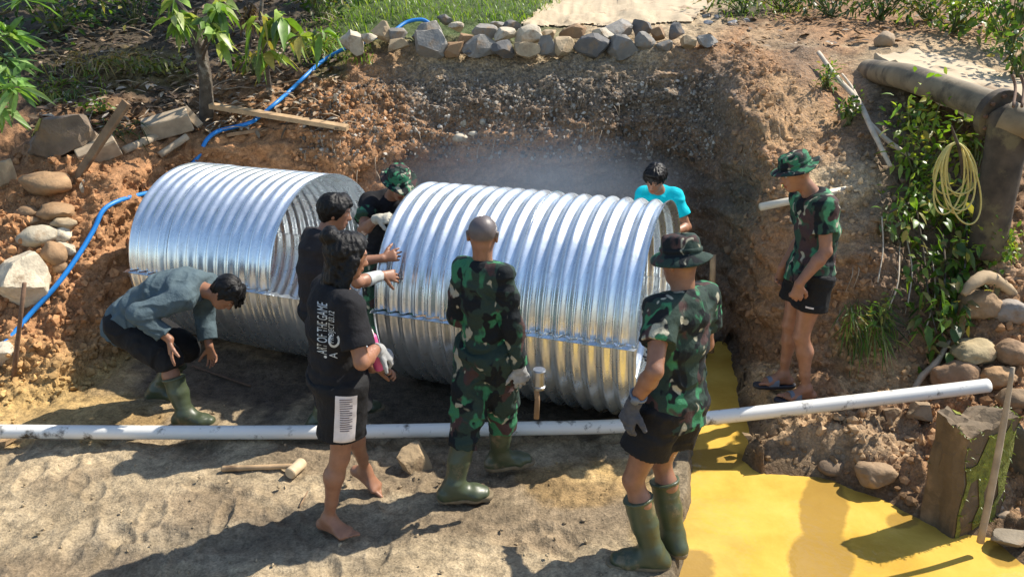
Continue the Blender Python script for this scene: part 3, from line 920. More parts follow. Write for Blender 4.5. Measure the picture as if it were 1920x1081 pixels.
def hand_prims(w, hd, pn, k=1.0, curl=0.35, fat=1.0, spread=0.10, thumb=1, tcurl=0.3):
    """w wrist, hd towards the fingers, pn the way the palm faces, thumb = side sign"""
    hd = nrm(hd); pn = nrm(np.array(list(pn), float) - hd * np.dot(np.array(list(pn), float), hd)); s = np.cross(hd, pn) * thumb
    pr = [E(w, w + hd * .088 * k, (.027 * k * fat, .019 * k * fat), (.041 * k * fat, .015 * k * fat), side=s, k=.012)]
    for i, (o, ln) in enumerate(((.033, .068), (.011, .078), (-.011, .073), (-.031, .056))):
        p = w + hd * (.088 - .006 * abs(i - 1)) * k + s * o * k
        dirv = nrm(hd + s * (1.5 - i) * spread)
        c = curl * (0.85 + 0.12 * i)
        seg = [.44, .32, .24]; r0 = .0095 * fat
        for j in range(3):
            ang = c * (0.6 if j == 0 else 1.0)
            dirv = nrm(dirv * math.cos(ang) + nrm(pn - dirv * (pn @ dirv)) * math.sin(ang))
            q = p + dirv * ln * seg[j] * k
            pr.append(E(p, q, r0 * k, (r0 - .0009) * k, k=.004)); r0 -= .0009; p = q
    p = w + hd * .028 * k + s * .022 * k
    dv = nrm(hd * .62 + s * .72 + pn * .25)
    for j, ln in enumerate((.042, .034, .026)):
        q = p + dv * ln * k
        pr.append(E(p, q, (.0135 - .0018 * j) * k * fat, (.012 - .0018 * j) * k * fat, k=.006)); p = q
        dv = nrm(dv + hd * .35 * tcurl + pn * .5 * tcurl - s * .25 * tcurl)
    return pr

SKIN = np.array((.265, .125, .070))

class Body:
    def __init__(b, H, f, pel, neck, hc, hf=None, hu=None, bulge=(0, 0, 0), wide=1.0, larm=None, rarm=None, lleg=None, rleg=None, left=None, shf=None):
        """f heading; larm/rarm = (wrist, elbow pole); lleg/rleg = (ankle, knee pole, foot direction)"""
        k = b.k = H / 1.7
        b.f = nrm(f); b.l = nrm(left) if left is not None else nrm((-b.f[1], b.f[0], 0))
        b.pel, b.neck, b.hc = vv(*pel), vv(*neck), vv(*hc)
        b.hf = nrm(hf) if hf is not None else b.f
        hu = nrm(hu) if hu is not None else nrm(b.hc - b.neck)
        b.hu = nrm(hu - b.hf * (hu @ b.hf)); b.hl = np.cross(b.hu, b.hf)
        b.sl = nrm(np.cross(nrm(b.neck - b.pel), nrm(shf))) if shf is not None else b.l
        b.bul = vv(*bulge); b.wide = wide
        b.ub = nrm(b.neck - b.pel)
        b.lsh = b.neck + b.sl * .160 * k * wide - b.ub * .055 * k
        b.rsh = b.neck - b.sl * .160 * k * wide - b.ub * .055 * k
        b.lhip = b.pel + b.l * .088 * k - np.array((0, 0, .02)); b.rhip = b.pel - b.l * .088 * k - np.array((0, 0, .02))
        b.lel, b.lwr = ik(b.lsh, larm[0], larm[1], .285 * k, .25 * k)
        b.rel, b.rwr = ik(b.rsh, rarm[0], rarm[1], .285 * k, .25 * k)
        b.lkn, b.lan = ik(b.lhip, lleg[0], lleg[1], .405 * k, .40 * k)
        b.rkn, b.ran = ik(b.rhip, rleg[0], rleg[1], .405 * k, .40 * k)
        b.lft, b.rft = nrm(lleg[2]), nrm(rleg[2])
    def sp(b, t):
        return b.pel + (b.neck - b.pel) * t + b.bul * 4 * t * (1 - t)
    def side(b, t): return nrm(b.l * (1 - t) + b.sl * t)
    def torso(b, o=0.0, w=1.0):
        k = b.k
        st = [(-.10, .120, .092), (.02, .150, .106), (.25, .134, .096), (.55, .146, .106), (.80, .142, .100), (.93, .100, .080)]
        pr = []
        for (t0, u0, v0), (t1, u1, v1) in zip(st[:-1], st[1:]):
            W = b.wide * w
            pr.append(E(b.sp(t0), b.sp(t1), (u0 * k * W + o, v0 * k * W + o), (u1 * k * W + o, v1 * k * W + o), side=b.side(.5 * (t0 + t1)), k=.04, cap=.6))
        for sh in (b.lsh, b.rsh):
            pr.append(E(b.sp(.90), sh, .056 * k + o, .049 * k + o, k=.05))
        return pr
    def arm(b, s, o=0.0, upto=1.0):
        sh, el, wr = (b.lsh, b.lel, b.lwr) if s > 0 else (b.rsh, b.rel, b.rwr)
        k = b.k
        m = sh + (el - sh) * .45; fm = el + (wr - el) * .28
        return [E(sh, m, .048 * k + o, .044 * k + o, k=.03), E(m, el, .044 * k + o, .037 * k + o, k=.02),
                E(el, fm, .039 * k + o, .042 * k + o, k=.015), E(fm, wr, .042 * k + o, .027 * k + o, k=.015)]
    def leg(b, s, o=0.0):
        hp, kn, an = (b.lhip, b.lkn, b.lan) if s > 0 else (b.rhip, b.rkn, b.ran)
        k = b.k; m = hp + (kn - hp) * .5
        bk = nrm(np.cross(np.cross(nrm(an - kn), b.f), nrm(an - kn))) * -1
        cf = kn + (an - kn) * .3 + bk * .014 * k
        lo = kn + (an - kn) * .72
        return [E(hp, m, .082 * k + o, .071 * k + o, k=.04), E(m, kn, .074 * k + o, .053 * k + o, k=.03),
                E(kn, cf, .052 * k + o, .056 * k + o, k=.025), E(cf, lo, .056 * k + o, .037 * k + o, k=.03), E(lo, an, .037 * k + o, .034 * k + o, k=.02)]
    def foot(b, s, o=0.0, toes=True):
        an, d = (b.lan, b.lft) if s > 0 else (b.ran, b.rft)
        k = b.k; sd_ = nrm(np.cross(d, (0, 0, 1))); upv = np.cross(sd_, d)
        heel = an - d * .045 * k - upv * .050 * k
        ball = an + d * .115 * k - upv * .058 * k
        pr = [E(an - upv * .01, heel, .034 * k + o, .030 * k + o, k=.03), E(an, ball, (.034 * k + o, .034 * k + o), (.046 * k + o, .018 * k + o), side=sd_, k=.03),
              E(heel, ball, (.030 * k + o, .026 * k + o), (.044 * k + o, .017 * k + o), side=sd_, k=.02)]
        if toes:
            sg = s    # big toe on the inner side
            for i in range(5):
                x = (.032 - .0165 * i) * k * sg
                p = ball + sd_ * x + d * (.008 - .006 * i) * k
                pr.append(E(p, p + d * (.052 - .006 * i) * k - upv * .004, (.0125 if i == 0 else .0095) * k + o, (.011 if i == 0 else .008) * k + o, k=.004))
        return pr
    def head(b, o=0.0):
        k = b.k; c, u, f, l = b.hc, b.hu, b.hf, b.hl
        pr = [E(c + u * .030 * k - f * .022 * k, c + u * .030 * k + f * .018 * k, (.074 * k, .078 * k), side=l, k=.03, cap=1.0),
              E(c - u * .01 * k + f * .045 * k, c - u * .078 * k + f * .062 * k, (.054 * k, .042 * k), (.028 * k, .026 * k), side=l, k=.035),
              E(c - u * .03 * k + f * .01 * k, c - u * .072 * k + f * .03 * k, (.060 * k, .05 * k), (.046 * k, .04 * k), side=l, k=.03),
              E(c + u * .016 * k + f * .083 * k, c - u * .026 * k + f * .105 * k, .009 * k, .014 * k, k=.014),
              E(c - u * .030 * k + f * .094 * k + l * .010 * k, c - u * .030 * k + f * .094 * k - l * .010 * k, .0095 * k, k=.008),
              E(c + u * .026 * k + f * .082 * k + l * .034 * k, c + u * .026 * k + f * .082 * k - l * .034 * k, .011 * k, k=.02),
              E(c - u * .052 * k + f * .088 * k + l * .016 * k, c - u * .052 * k + f * .088 * k - l * .016 * k, .008 * k, k=.01),
              E(c - u * .062 * k + f * .086 * k + l * .012 * k, c - u * .062 * k + f * .086 * k - l * .012 * k, .008 * k, k=.008)]
        for s in (1, -1):
            pr.append(E(c + l * s * .033 * k + f * .092 * k + u * .008 * k, c + l * s * .031 * k + f * .092 * k + u * .008 * k, .010 * k, k=.012, sub=True))
            pr.append(E(c + l * s * .034 * k + f * .080 * k + u * .006 * k, c + l * s * .032 * k + f * .080 * k + u * .006 * k, .0115 * k, k=.004))
            e = c + l * s * .076 * k - f * .012 * k
            pr.append(E(e + u * .022 * k - f * .004 * k + l * s * .006 * k, e - u * .026 * k, (.017 * k, .007 * k), (.011 * k, .007 * k), side=f, k=.008))
        pr.append(E(b.neck - b.ub * .02 - b.f * .0, c - u * .055 * k - f * .014 * k, .055 * k, .049 * k, k=.03))
        return pr
    def colour(b, V, tone=1.0, cropped=None):
        k = b.k; q = V - b.hc
        x, y, z = q @ b.hl, q @ b.hf, q @ b.hu
        col = np.tile(SKIN * tone, (len(V), 1))
        inhead = (np.abs(x) < .12) & (np.abs(y) < .14) & (z > -.12) & (z < .16)
        def put(m, c, a=1.0):
            m = (m * a)[:, None]; col[:] = col * (1 - m) + np.array(c) * m
        for s in (1, -1):
            ex = ((x - s * .033 * k) / (.014 * k)) ** 2 + ((z - .006 * k) / (.0065 * k)) ** 2
            put(((ex < 1) & (y > .07) & inhead).astype(float), (.40, .36, .32))
            ex = ((x - s * .033 * k) / (.0065 * k)) ** 2 + ((z - .006 * k) / (.007 * k)) ** 2
            put(((ex < 1) & (y > .07) & inhead).astype(float), (.015, .01, .008))
            br = ((x - s * .034 * k) / (.023 * k)) ** 2 + ((z - .030 * k) / (.006 * k)) ** 2
            put(((br < 1) & (y > .05) & inhead).astype(float), (.02, .013, .01), .85)
        lp = (x / (.024 * k)) ** 2 + ((z + .057 * k) / (.011 * k)) ** 2
        put(((lp < 1) & (y > .07) & inhead).astype(float), SKIN * tone * np.array((.85, .55, .55)))
        if cropped is not None:
            m = sstep(.0, .03, z - .35 * y + .012) * sstep(-.06, -.02, z) * inhead
            put(m, cropped, .88)
        return col

def person(name, b, label, tone=1.0, lhand=None, rhand=None, toes=False, cropped=None, h=0.006):
    pr = b.torso(-.012) + b.arm(1) + b.arm(-1) + b.leg(1, -.004) + b.leg(-1, -.004) + b.head()
    if toes: pr += b.foot(1) + b.foot(-1)
    for hp in (lhand, rhand):
        if hp: pr += hp
    V, F = blob(pr, h)
    me = mesh_from(name, V, F)
    set_col(me, b.colour(V, tone, cropped=cropped))
    o = obj(name, me, M_SKIN)
    return tag(o, label, 'person', 'people at the culvert')

def cloth(name, prims, m, parent, amp=.006, seed=0, h=0.0065, fx=9.0):
    V, F = blob(prims, h, folds(amp, seed, fx) if amp else None)
    return obj(name, mesh_from(name, V, F), m, parent)

def shirt_prims(b, o=.014, sleeve=.55, hem=-.16, flare=.02, top=.985, hemn=None, wide=1.0):
    k = b.k
    up = nrm(b.sp(.15) - b.sp(0)) if hemn is None else nrm(hemn)
    pr = b.torso(o, wide)
    hp = b.sp(hem)
    pr.append(E(b.sp(.15), hp - up * .05, (.146 * k * b.wide + o, .106 * k * b.wide + o), (.152 * k * b.wide + o + flare, .110 * k * b.wide + o + flare), side=b.l, k=.05, cap=.3))
    topc = (b.sp(top), nrm(b.neck - b.sp(.9)) * .75 + b.f * .25)
    for p in pr:
        p['cuts'] = ((hp, -up), topc)
    for s in (1, -1):
        sh, el, wr = (b.lsh, b.lel, b.lwr) if s > 0 else (b.rsh, b.rel, b.rwr)
        if sleeve <= 1:
            e = sh + (el - sh) * sleeve
            pr.append(E(sh, e + (el - sh) * .15, .051 * k + o, .053 * k + o + .006, k=.04, cuts=((e, nrm(el - sh)),)))
        else:
            m = sh + (el - sh) * .5
            pr += [E(sh, m, .050 * k + o, .048 * k + o, k=.04), E(m, el, .048 * k + o, .046 * k + o, k=.02)]
            e = el + (wr - el) * (sleeve - 1)
            pr.append(E(el, wr, .046 * k + o, .033 * k + o, k=.02, cuts=((e, nrm(wr - el)),)))
    # collar ring
    pr.append(E(b.sp(.95), b.neck + nrm(b.hc - b.neck) * .012, (.085 * k, .078 * k), (.066 * k, .064 * k), side=b.sl, k=.02, cap=.4, cuts=(topc,)))
    return pr

def shorts_prims(b, o=.018, t=.62, waist=.12, flare=.02, vert=True):
    k = b.k
    up = nrm(b.sp(.15) - b.sp(0))
    wc = ((b.sp(waist), up),)
    pr = [E(b.sp(-.12), b.sp(.02), (.13 * k + o, .10 * k + o), (.165 * k + o, .118 * k + o), side=b.l, k=.04, cap=.6, cuts=wc),
          E(b.sp(.02), b.sp(waist + .05), (.165 * k + o, .118 * k + o), (.152 * k + o, .11 * k + o), side=b.l, k=.04, cap=.5, cuts=wc)]
    for s in (1, -1):
        hp, kn = (b.lhip, b.lkn) if s > 0 else (b.rhip, b.rkn)
        e = hp + (kn - hp) * t
        n = nrm(kn - hp)
        pr.append(E(hp, e + n * .05, .096 * k + o, .082 * k + o + flare, k=.05, cuts=((e, n),)))
    return pr

def trouser_prims(b, o=.016, end=.45, waist=.12):
    pr = shorts_prims(b, o, .9, waist, .0)
    k = b.k
    for s in (1, -1):
        hp, kn, an = (b.lhip, b.lkn, b.lan) if s > 0 else (b.rhip, b.rkn, b.ran)
        e = kn + (an - kn) * end; n = nrm(an - kn)
        pr.append(E(hp + (kn - hp) * .5, kn, .082 * k + o, .068 * k + o, k=.03))
        pr.append(E(kn, e + n * .03, .070 * k + o, .068 * k + o, k=.03, cuts=((e, n),)))
    return pr

def boot(b, s, parent, top=.22, seed=0):
    kn, an, d = (b.lkn, b.lan, b.lft) if s > 0 else (b.rkn, b.ran, b.rft)
    k = b.k; sd_ = nrm(np.cross(d, (0, 0, 1))); upv = nrm(np.cross(sd_, d))
    t = kn + (an - kn) * top; n = nrm(an - kn)
    base = an - upv * .075 * k
    cut = ((t, -n), (base, -upv))
    mid = kn + (an - kn) * .62
    ball = an + d * .12 * k - upv * .05 * k; toe = an + d * .175 * k - upv * .054 * k; heel = an - d * .05 * k - upv * .05 * k
    pr = [E(t - n * .03, mid, .074 * k, .064 * k, k=.02, cuts=cut), E(mid, an, .064 * k, .053 * k, k=.02, cuts=cut),
          E(an, heel, .053 * k, .045 * k, k=.03, cuts=cut), E(an - upv * .005, ball, (.050 * k, .05 * k), (.052 * k, .036 * k), side=sd_, k=.04, cuts=cut),
          E(heel, ball, (.044 * k, .04 * k), (.052 * k, .036 * k), side=sd_, k=.03, cuts=cut), E(ball, toe, (.052 * k, .035 * k), (.046 * k, .032 * k), side=sd_, k=.03, cuts=cut)]
    # moulded rim at the top
    pr.append(E(t, t + n * .012, .078 * k, k=.004, cuts=((t, -n), (t + n * .014, n))))
    V, F = blob(pr, .006, folds(.004, seed, 11))
    o = obj('boot', mesh_from('boot', V, F), M_BOOT, parent)
    sc_ = ((base - upv * .012, -upv), (base + upv * .014, upv))
    ps = [E(heel - upv * .02, ball - upv * .02, (.050 * k, .06 * k), (.060 * k, .06 * k), side=sd_, k=.01, cuts=sc_),
          E(ball - upv * .02, toe - upv * .02, (.060 * k, .06 * k), (.053 * k, .06 * k), side=sd_, k=.01, cuts=sc_)]
    V, F = blob(ps, .006, folds(.003, seed + 5, 20))
    obj('sole', mesh_from('sole', V, F), M_SOLE, o)
    return o

def hair(b, parent, style='short', seed=3):
    k = b.k; c, u, f, l = b.hc, b.hu, b.hf, b.hl
    o = .014 * k
    cut = ((c + f * .050 * k + u * .018 * k, f * .86 - u * .52),) if style != 'long' else ((c + f * .055 * k + u * .02 * k, f * .9 - u * .43),)
    pr = [E(c + u * .036 * k - f * .026 * k, c + u * .036 * k + f * .022 * k, (.078 * k + o, .080 * k + o), side=l, k=.02, cuts=cut)]
    if style == 'short':
        pr.append(E(c - f * .05 * k, c - f * .055 * k - u * .05 * k, (.060 * k + .008, .045 * k), (.045 * k, .03 * k), side=l, k=.03, cuts=cut))
        pr.append(E(c + u * .105 * k + f * .055 * k + l * .03 * k, c + u * .070 * k + f * .082 * k - l * .03 * k, .026 * k, .022 * k, k=.03))
    elif style == 'fringe':
        pr.append(E(c - f * .05 * k, c - f * .055 * k - u * .05 * k, (.060 * k + .008, .045 * k), (.045 * k, .03 * k), side=l, k=.03, cuts=cut))
        for i in range(7):
            t = (i - 3) / 3
            pr.append(E(c + u * .085 * k + f * .06 * k + l * .05 * t * k, c + u * (.03 - .012 * (i % 2)) * k + f * (.094 - .02 * t * t) * k + l * .062 * t * k, .022 * k, .010 * k, k=.012))
    elif style == 'swept':
        pr.append(E(c - f * .05 * k, c - f * .055 * k - u * .045 * k, (.062 * k + .008, .045 * k), (.045 * k, .03 * k), side=l, k=.03, cuts=cut))
        for i in range(9):
            t = (i - 4) / 4
            pr.append(E(c + u * .10 * k + f * .02 * k + l * .06 * t * k, c + u * (.055 - .01 * (i % 3)) * k + f * (.125 - .02 * t * t) * k + l * .07 * t * k, .026 * k, .009 * k, k=.012))
        for s in (1, -1):
            pr.append(E(c + l * s * .078 * k + u * .03 * k, c + l * s * .080 * k + f * .02 * k - u * .03 * k, .016 * k, .007 * k, k=.012))
    elif style == 'long':
        back_ = c - f * .075 * k - u * .02 * k
        pr.append(E(c - f * .045 * k + u * .01 * k, c - f * .060 * k - u * .12 * k, (.080 * k, .050 * k), (.085 * k, .036 * k), side=l, k=.03))
        for i in range(15):
            t = (i - 7) / 7
            st = c - f * (.055 - .075 * abs(t) ** 1.5) * k + l * .088 * t * k + u * .0 * k
            en = c - f * (.100 - .085 * abs(t) ** 1.3) * k + l * .112 * t * k - u * (.245 - .025 * (i % 3) - .05 * abs(t)) * k
            pr.append(E(st, en, .026 * k, .010 * k, k=.012))
        bun = c - f * .092 * k + u * .098 * k
        pr += [E(bun - l * .02 * k, bun + l * .02 * k, .042 * k, k=.010), E(bun - f * .02 * k - u * .01 * k, bun + u * .012 * k, .032 * k, k=.012)]
    def nz(P):
        q = P - c
        th = np.arctan2(q @ l, q @ f)
        return -.004 * vnoise(np.stack([th * 7 + seed, (q @ u) * 26 + 3 * th, np.full(len(P), seed * 1.0)], 1)) - .003 * vnoise(P * 75 + seed)
    V, F = blob(pr, .0055, nz)
    return obj('hair', mesh_from('hair', V, F), M_HAIR, parent)

def boonie(b, parent, m, seed=0, brim=.062, h=.085, tilt=0.0, droop=.35, lift=.045):
    k = b.k; c, u, f, l = b.hc, b.hu, b.hf, b.hl
    u2 = nrm(u * math.cos(tilt) + f * math.sin(tilt)); f2 = nrm(f - u2 * (f @ u2)); l2 = np.cross(u2, f2)
    prof = [(.004, h), (.045, h - .001), (.072, h - .006), (.083, h - .018), (.087, h * .5), (.091, .016), (.0925, .006), (.094, .0)]
    nb = 7
    for i in range(1, nb + 1):
        t = i / nb
        prof.append((.094 + brim * t, -brim * droop * t * (0.4 + 0.6 * t)))
    for i in range(nb, -1, -1):
        t = i / nb
        prof.append((.094 + brim * t - (0 if i == nb else 0), -brim * droop * t * (0.4 + 0.6 * t) - .005))
    prof.append((.088, .004)); prof.append((.08, h * .6)); prof.append((.004, h - .012))
    seg = 56
    base = c + u * lift * k - f * .004 * k
    V, F = [], []
    for i, (r, z) in enumerate(prof):
        for s in range(seg):
            a = 2 * math.pi * s / seg
            sx, sy = .93, 1.1
            rim = max(0, (r - .094) / brim)
            wav = rim * (.016 * math.sin(2 * a + seed) + .008 * math.sin(3 * a + seed * 2.3)) + (0 if rim else .003 * math.sin(5 * a + seed + z * 40))
            rr = r * (1 + .012 * math.sin(4 * a + seed) * (1 if z < h * .9 else .2))
            V.append(base + (l2 * math.sin(a) * rr * sx + f2 * math.cos(a) * rr * sy + u2 * (z + wav)) * k)
    n = len(prof)
    for i in range(n - 1):
        for s in range(seg):
            s2 = (s + 1) % seg
            F.append((i * seg + s, (i + 1) * seg + s, (i + 1) * seg + s2, i * seg + s2))
    me = mesh_from('hat', V, F)
    o = obj('hat', me, m, parent)
    # band sewn round the crown
    V, F = [], []
    for (r, z) in ((.0925, .010), (.0955, .012), (.0950, .027), (.0905, .029)):
        for s in range(seg):
            a = 2 * math.pi * s / seg
            rr = r * (1 + .012 * math.sin(4 * a + seed))
            V.append(base + (l2 * math.sin(a) * rr * .93 + f2 * math.cos(a) * rr * 1.1 + u2 * z) * k)
    for i in range(3):
        for s in range(seg):
            s2 = (s + 1) % seg
            F.append((i * seg + s, i * seg + s2, (i + 1) * seg + s2, (i + 1) * seg + s))
    obj('hat_band', mesh_from('hat_band', V, F), m, o)
    return o

def glove(b, s, parent, m, hd, pn, curl=.5, fat=1.22, thumb=1, cuff=.05, spread=.06):
    wr, el = (b.lwr, b.lel) if s > 0 else (b.rwr, b.rel)
    a = nrm(el - wr)
    pr = hand_prims(wr, hd, pn, b.k, curl, fat, spread, thumb)
    pr.append(E(wr + a * cuff, wr + nrm(hd) * .02, .036 * b.k, .032 * b.k, k=.012, cuts=((wr + a * cuff, a),)))
    V, F = blob(pr, .0052, folds(.002, 3, 40))
    return obj('glove', mesh_from('glove', V, F), m, parent)

def text_mesh(txt, size):
    cu = bpy.data.curves.new('t', 'FONT'); cu.body = txt; cu.size = size
    o = bpy.data.objects.new('t', cu); C.objects.link(o)
    bpy.context.view_layer.update()
    me = bpy.data.meshes.new_from_object(o.evaluated_get(bpy.context.evaluated_depsgraph_get()))
    bpy.data.objects.remove(o); bpy.data.curves.remove(cu)
    bm_v = np.array([v.co[:2] for v in me.vertices]) if len(me.vertices) else np.zeros((0, 2))
    me.calc_loop_triangles()
    f = [tuple(t.vertices) for t in me.loop_triangles]
    bpy.data.meshes.remove(me)
    return bm_v, f

def print_on(name, target, V2, F2, org, xd, yd, ind, m, parent, off=.0035):
    """lays flat lettering on the cloth of target, looking along ind"""
    t = BVHTree.FromPolygons([v.co.copy() for v in target.data.vertices], [tuple(p.vertices) for p in target.data.polygons])
    V = []
    for x, y in V2:
        q = Vector(org + xd * x + yd * y - ind * .3)
        h = t.ray_cast(q, Vector(ind), .6)
        V.append(np.array(h[0]) - ind * off if h[0] is not None else np.array(q) + ind * .3)
    return obj(name, mesh_from(name, V, F2, False), m, parent)

def Pz(x, y, dz=0.0): return vv(x, y, gz(x, y) + dz)
def foot_on(x, y, k=1.0): return Pz(x, y, .078 * k)

UP = vv(0, 0, 1)
CAMO_D = camo_mat('woodland_camouflage', (3.1, 1.7, .4))
CAMO_C = camo_mat('woodland_camouflage_darker', (8.3, 2.2, 5.1), 7.0, .01)
CAMO_F = camo_mat('woodland_camouflage_faded', (1.2, 9.7, 2.4), 7.0, -.025, (.03, .07, .045), (.06, .22, .11))  # brighter, greener mix of the same pattern
CAMO_H = camo_mat('hat_camouflage', (4.4, 6.1, 9.9), 11.0, -.03)

# ---- soldier in the boonie hat, nearest the camera on the right
f = nrm((-.62, .78, 0))
B = Body(1.70, f, (.775, 3.35, gz(.77, 3.35) + .875), (.785, 3.36, 1.42), (.768, 3.385, 1.558), hf=nrm((-.55, .8, -.16)), wide=.91,
         larm=(vv(.555, 3.21, .935), at(1228, 690, 3.1)), rarm=(vv(.82, 3.72, 1.0), vv(.93, 3.58, 1.05)),
         lleg=(foot_on(.70, 3.27), vv(.45, 3.35, .5), (-1, .06, 0)), rleg=(foot_on(.835, 3.42), vv(.5, 3.7, .5), (-.45, .88, 0)))
p = person('person', B, 'soldier in boonie hat, camouflage T-shirt, black shorts and green boots beside the yellow water', .95, cropped=(.02, .017, .016))
tag(p, group=None)
sh = cloth('shirt', shirt_prims(B, .024, .56, -.20, .020), CAMO_D, p, .009, 1)
cloth('shorts', shorts_prims(B, .014, .56, -.04, .026), M_SHORTS, p, .007, 2)
boot(B, 1, p, .24, 1); boot(B, -1, p, .24, 2)
hat = boonie(B, p, CAMO_D, 1.0, .044, .088, droop=.75, lift=.04)
glove(B, 1, p, M_GLOVED, (-.28, -.12, -1), (.75, .5, 0), .45, 1.3, 1, .04)
glove(B, -1, p, M_GLOVED, (-.5, .4, -.6), (-.5, 0, .5), .5, 1.2, -1)
# wrist watch
el, wr = B.lel, B.lwr; a = nrm(el - wr); wc = wr + a * .065
sdv = nrm(np.cross(a, (0, 1, 0))); fr = np.cross(a, sdv)
mb = MB(); ring = [wc + (sdv * math.cos(t) + fr * math.sin(t)) * .037 for t in np.linspace(0, 2 * math.pi, 25)]
V, F_ = tube(ring, .007, 6, False); mb.add(V, F_)
cd = nrm(vv(-.35, -1, .1) - a * (vv(-.35, -1, .1) @ a))
V, F_ = tube([wc + cd * .034, wc + cd * .049], [.021, .019], 16); mb.add(V, F_)
wt = mb.build('watch', M_GREYPLASTIC, p)
# chin cord behind the ear
c = B.hc
mb = MB(); V, F_ = tube(spline([c + B.hl * -.085 + B.hu * .035 + B.hf * -.02, c - B.hl * .06 - B.hf * .085 - B.hu * .01, c - B.hf * .105 - B.hu * .005, c + B.hl * .06 - B.hf * .085 + B.hu * .0, c + B.hl * .085 + B.hu * .035]), .0028, 6)
mb.add(V, F_); mb.build('hat_cord', M_SHORTS, p)

# ---- bald soldier seen from behind in front of the culvert
f = nrm((.58, .81, 0))
B = Body(1.67, f, (-.145, 3.97, .885), (-.155, 3.90, 1.405), (-.152, 3.905, 1.548), hf=nrm((.10, .98, -.16)), bulge=(0, -.015, 0), wide=.80,
         larm=(vv(-.21, 4.22, 1.0), at(842, 625, 3.95)), rarm=(vv(.035, 3.86, .835), at(985, 600, 3.72)),
         lleg=(foot_on(-.335, 3.82), vv(.0, 3.9, .5), (1, .12, 0)), rleg=(foot_on(-.075, 4.18), vv(.15, 4.35, .5), (.95, .28, 0)))
p = person('person', B, 'bald soldier in camouflage uniform and green boots, his back to the camera', 1.0, cropped=(.085, .083, .088))
cloth('jacket', shirt_prims(B, .012, 1.95, -.30, .010), CAMO_C, p, .011, 11)
cloth('trousers', trouser_prims(B, .015, .40, .05), CAMO_C, p, .013, 12)
boot(B, 1, p, .20, 3); boot(B, -1, p, .20, 4)
glove(B, -1, p, M_GLOVEG, (.22, .02, -1), (-.25, .9, 0), .55, 1.2, -1, .045)
# sledge hammer carried in the gloved hand
hw = B.rwr
e = empty('sledge_hammer', tuple(hw + vv(.09, -.01, -.12)), 'short steel sledge hammer held in the grey glove of the bald soldier', 'hammer')
mb = MB(); hc_ = hw + vv(.112, -.01, -.075)
V, F_ = tube([hc_ + UP * .060, hc_ + UP * .052, hc_ + UP * .05, hc_ - UP * .035, hc_ - UP * .04, hc_ - UP * .055], [.034, .039, .031, .031, .037, .034], 18)
mb.add(V, F_); mb.build('hammer_head', M_STEEL, e, sharp=35)
mb = MB(); V, F_ = tube([hc_ + vv(-.02, 0, .0), hc_ + vv(-.008, 0, -.12), hc_ + vv(-.012, .0, -.235)], [.014, .015, .016], 10); mb.add(V, F_); mb.build('handle', M_WOODD, e)

# ---- long-haired barefoot man
f = nrm((.86, .50, 0))
B = Body(1.66, f, (-.885, 3.60, .88), (-.845, 3.57, 1.385), (-.80, 3.59, 1.525), hf=nrm((.88, .42, -.22)), bulge=(-.02, -.01, 0), wide=.97,
         larm=(at(698, 690, 3.78), at(640, 690, 3.85)), rarm=(at(706, 652, 3.60), at(664, 690, 3.25)),
         lleg=(vv(-.855, 3.97, gz(-.85, 3.97) + .115), vv(-.5, 3.9, .5), (.72, -.25, -.45)), rleg=(foot_on(-.985, 3.55, .95), vv(-.55, 3.45, .5), (.88, -.42, -.05)))
hp1 = hand_prims(B.lwr, (.7, .1, -.1), (.1, -.5, -.6), .97, .8, 1.0, .08, 1)
p = person('person', B, 'barefoot man with long black hair, black printed T-shirt and striped shorts', 1.05, lhand=hp1, toes=True)
sh = cloth('shirt', shirt_prims(B, .022, .74, -.28, .018), M_BLACKCLOTH, p, .007, 21)
st = cloth('shorts', shorts_prims(B, .024, .64, .05, .022), M_SHORTS, p, .007, 22)
hair(B, p, 'long')
glove(B, -1, p, M_GLOVEG, (.62, .25, -.55), (-.45, .2, -.8), 1.0, 1.15, -1, .03)
# the lettering down the back
def txt_line(txt, size, px, py, sx, m=M_PRINT):
    V2, F2 = text_mesh(txt, size)
    V2 = V2 * np.array((sx, 1.0))
    o0 = at(px, py, 3.5); ind = nrm(o0 - vv(0, 0, HC)); ind = nrm(vv(ind[0], ind[1], -.12))
    rt = nrm(np.cross(ind, UP))
    print_on('print', sh, V2, F2, o0, nrm(UP + rt * .08), nrm(-rt + UP * .08), ind, m, p)
txt_line('ART OF THE GAME', .066, 612, 658, .47)
txt_line('PROJECT 03.12', .036, 625, 634, .72)
txt_line('A', .055, 632, 664, .8)
txt_line('.', .12, 612, 667, 1)
ang = np.linspace(.3, 5.4, 30)
V2 = np.array([(r_ * math.cos(t) * 1.35, r_ * math.sin(t)) for t in ang for r_ in (.018, .027)])
F2 = [(2 * i, 2 * i + 1, 2 * i + 3, 2 * i + 2) for i in range(29)]
o0 = at(626, 638, 3.5); ind = nrm(o0 - vv(0, 0, HC)); rt = nrm(np.cross(ind, UP))
print_on('print', sh, V2, F2, o0, UP, -rt, ind, M_PRINT, p)
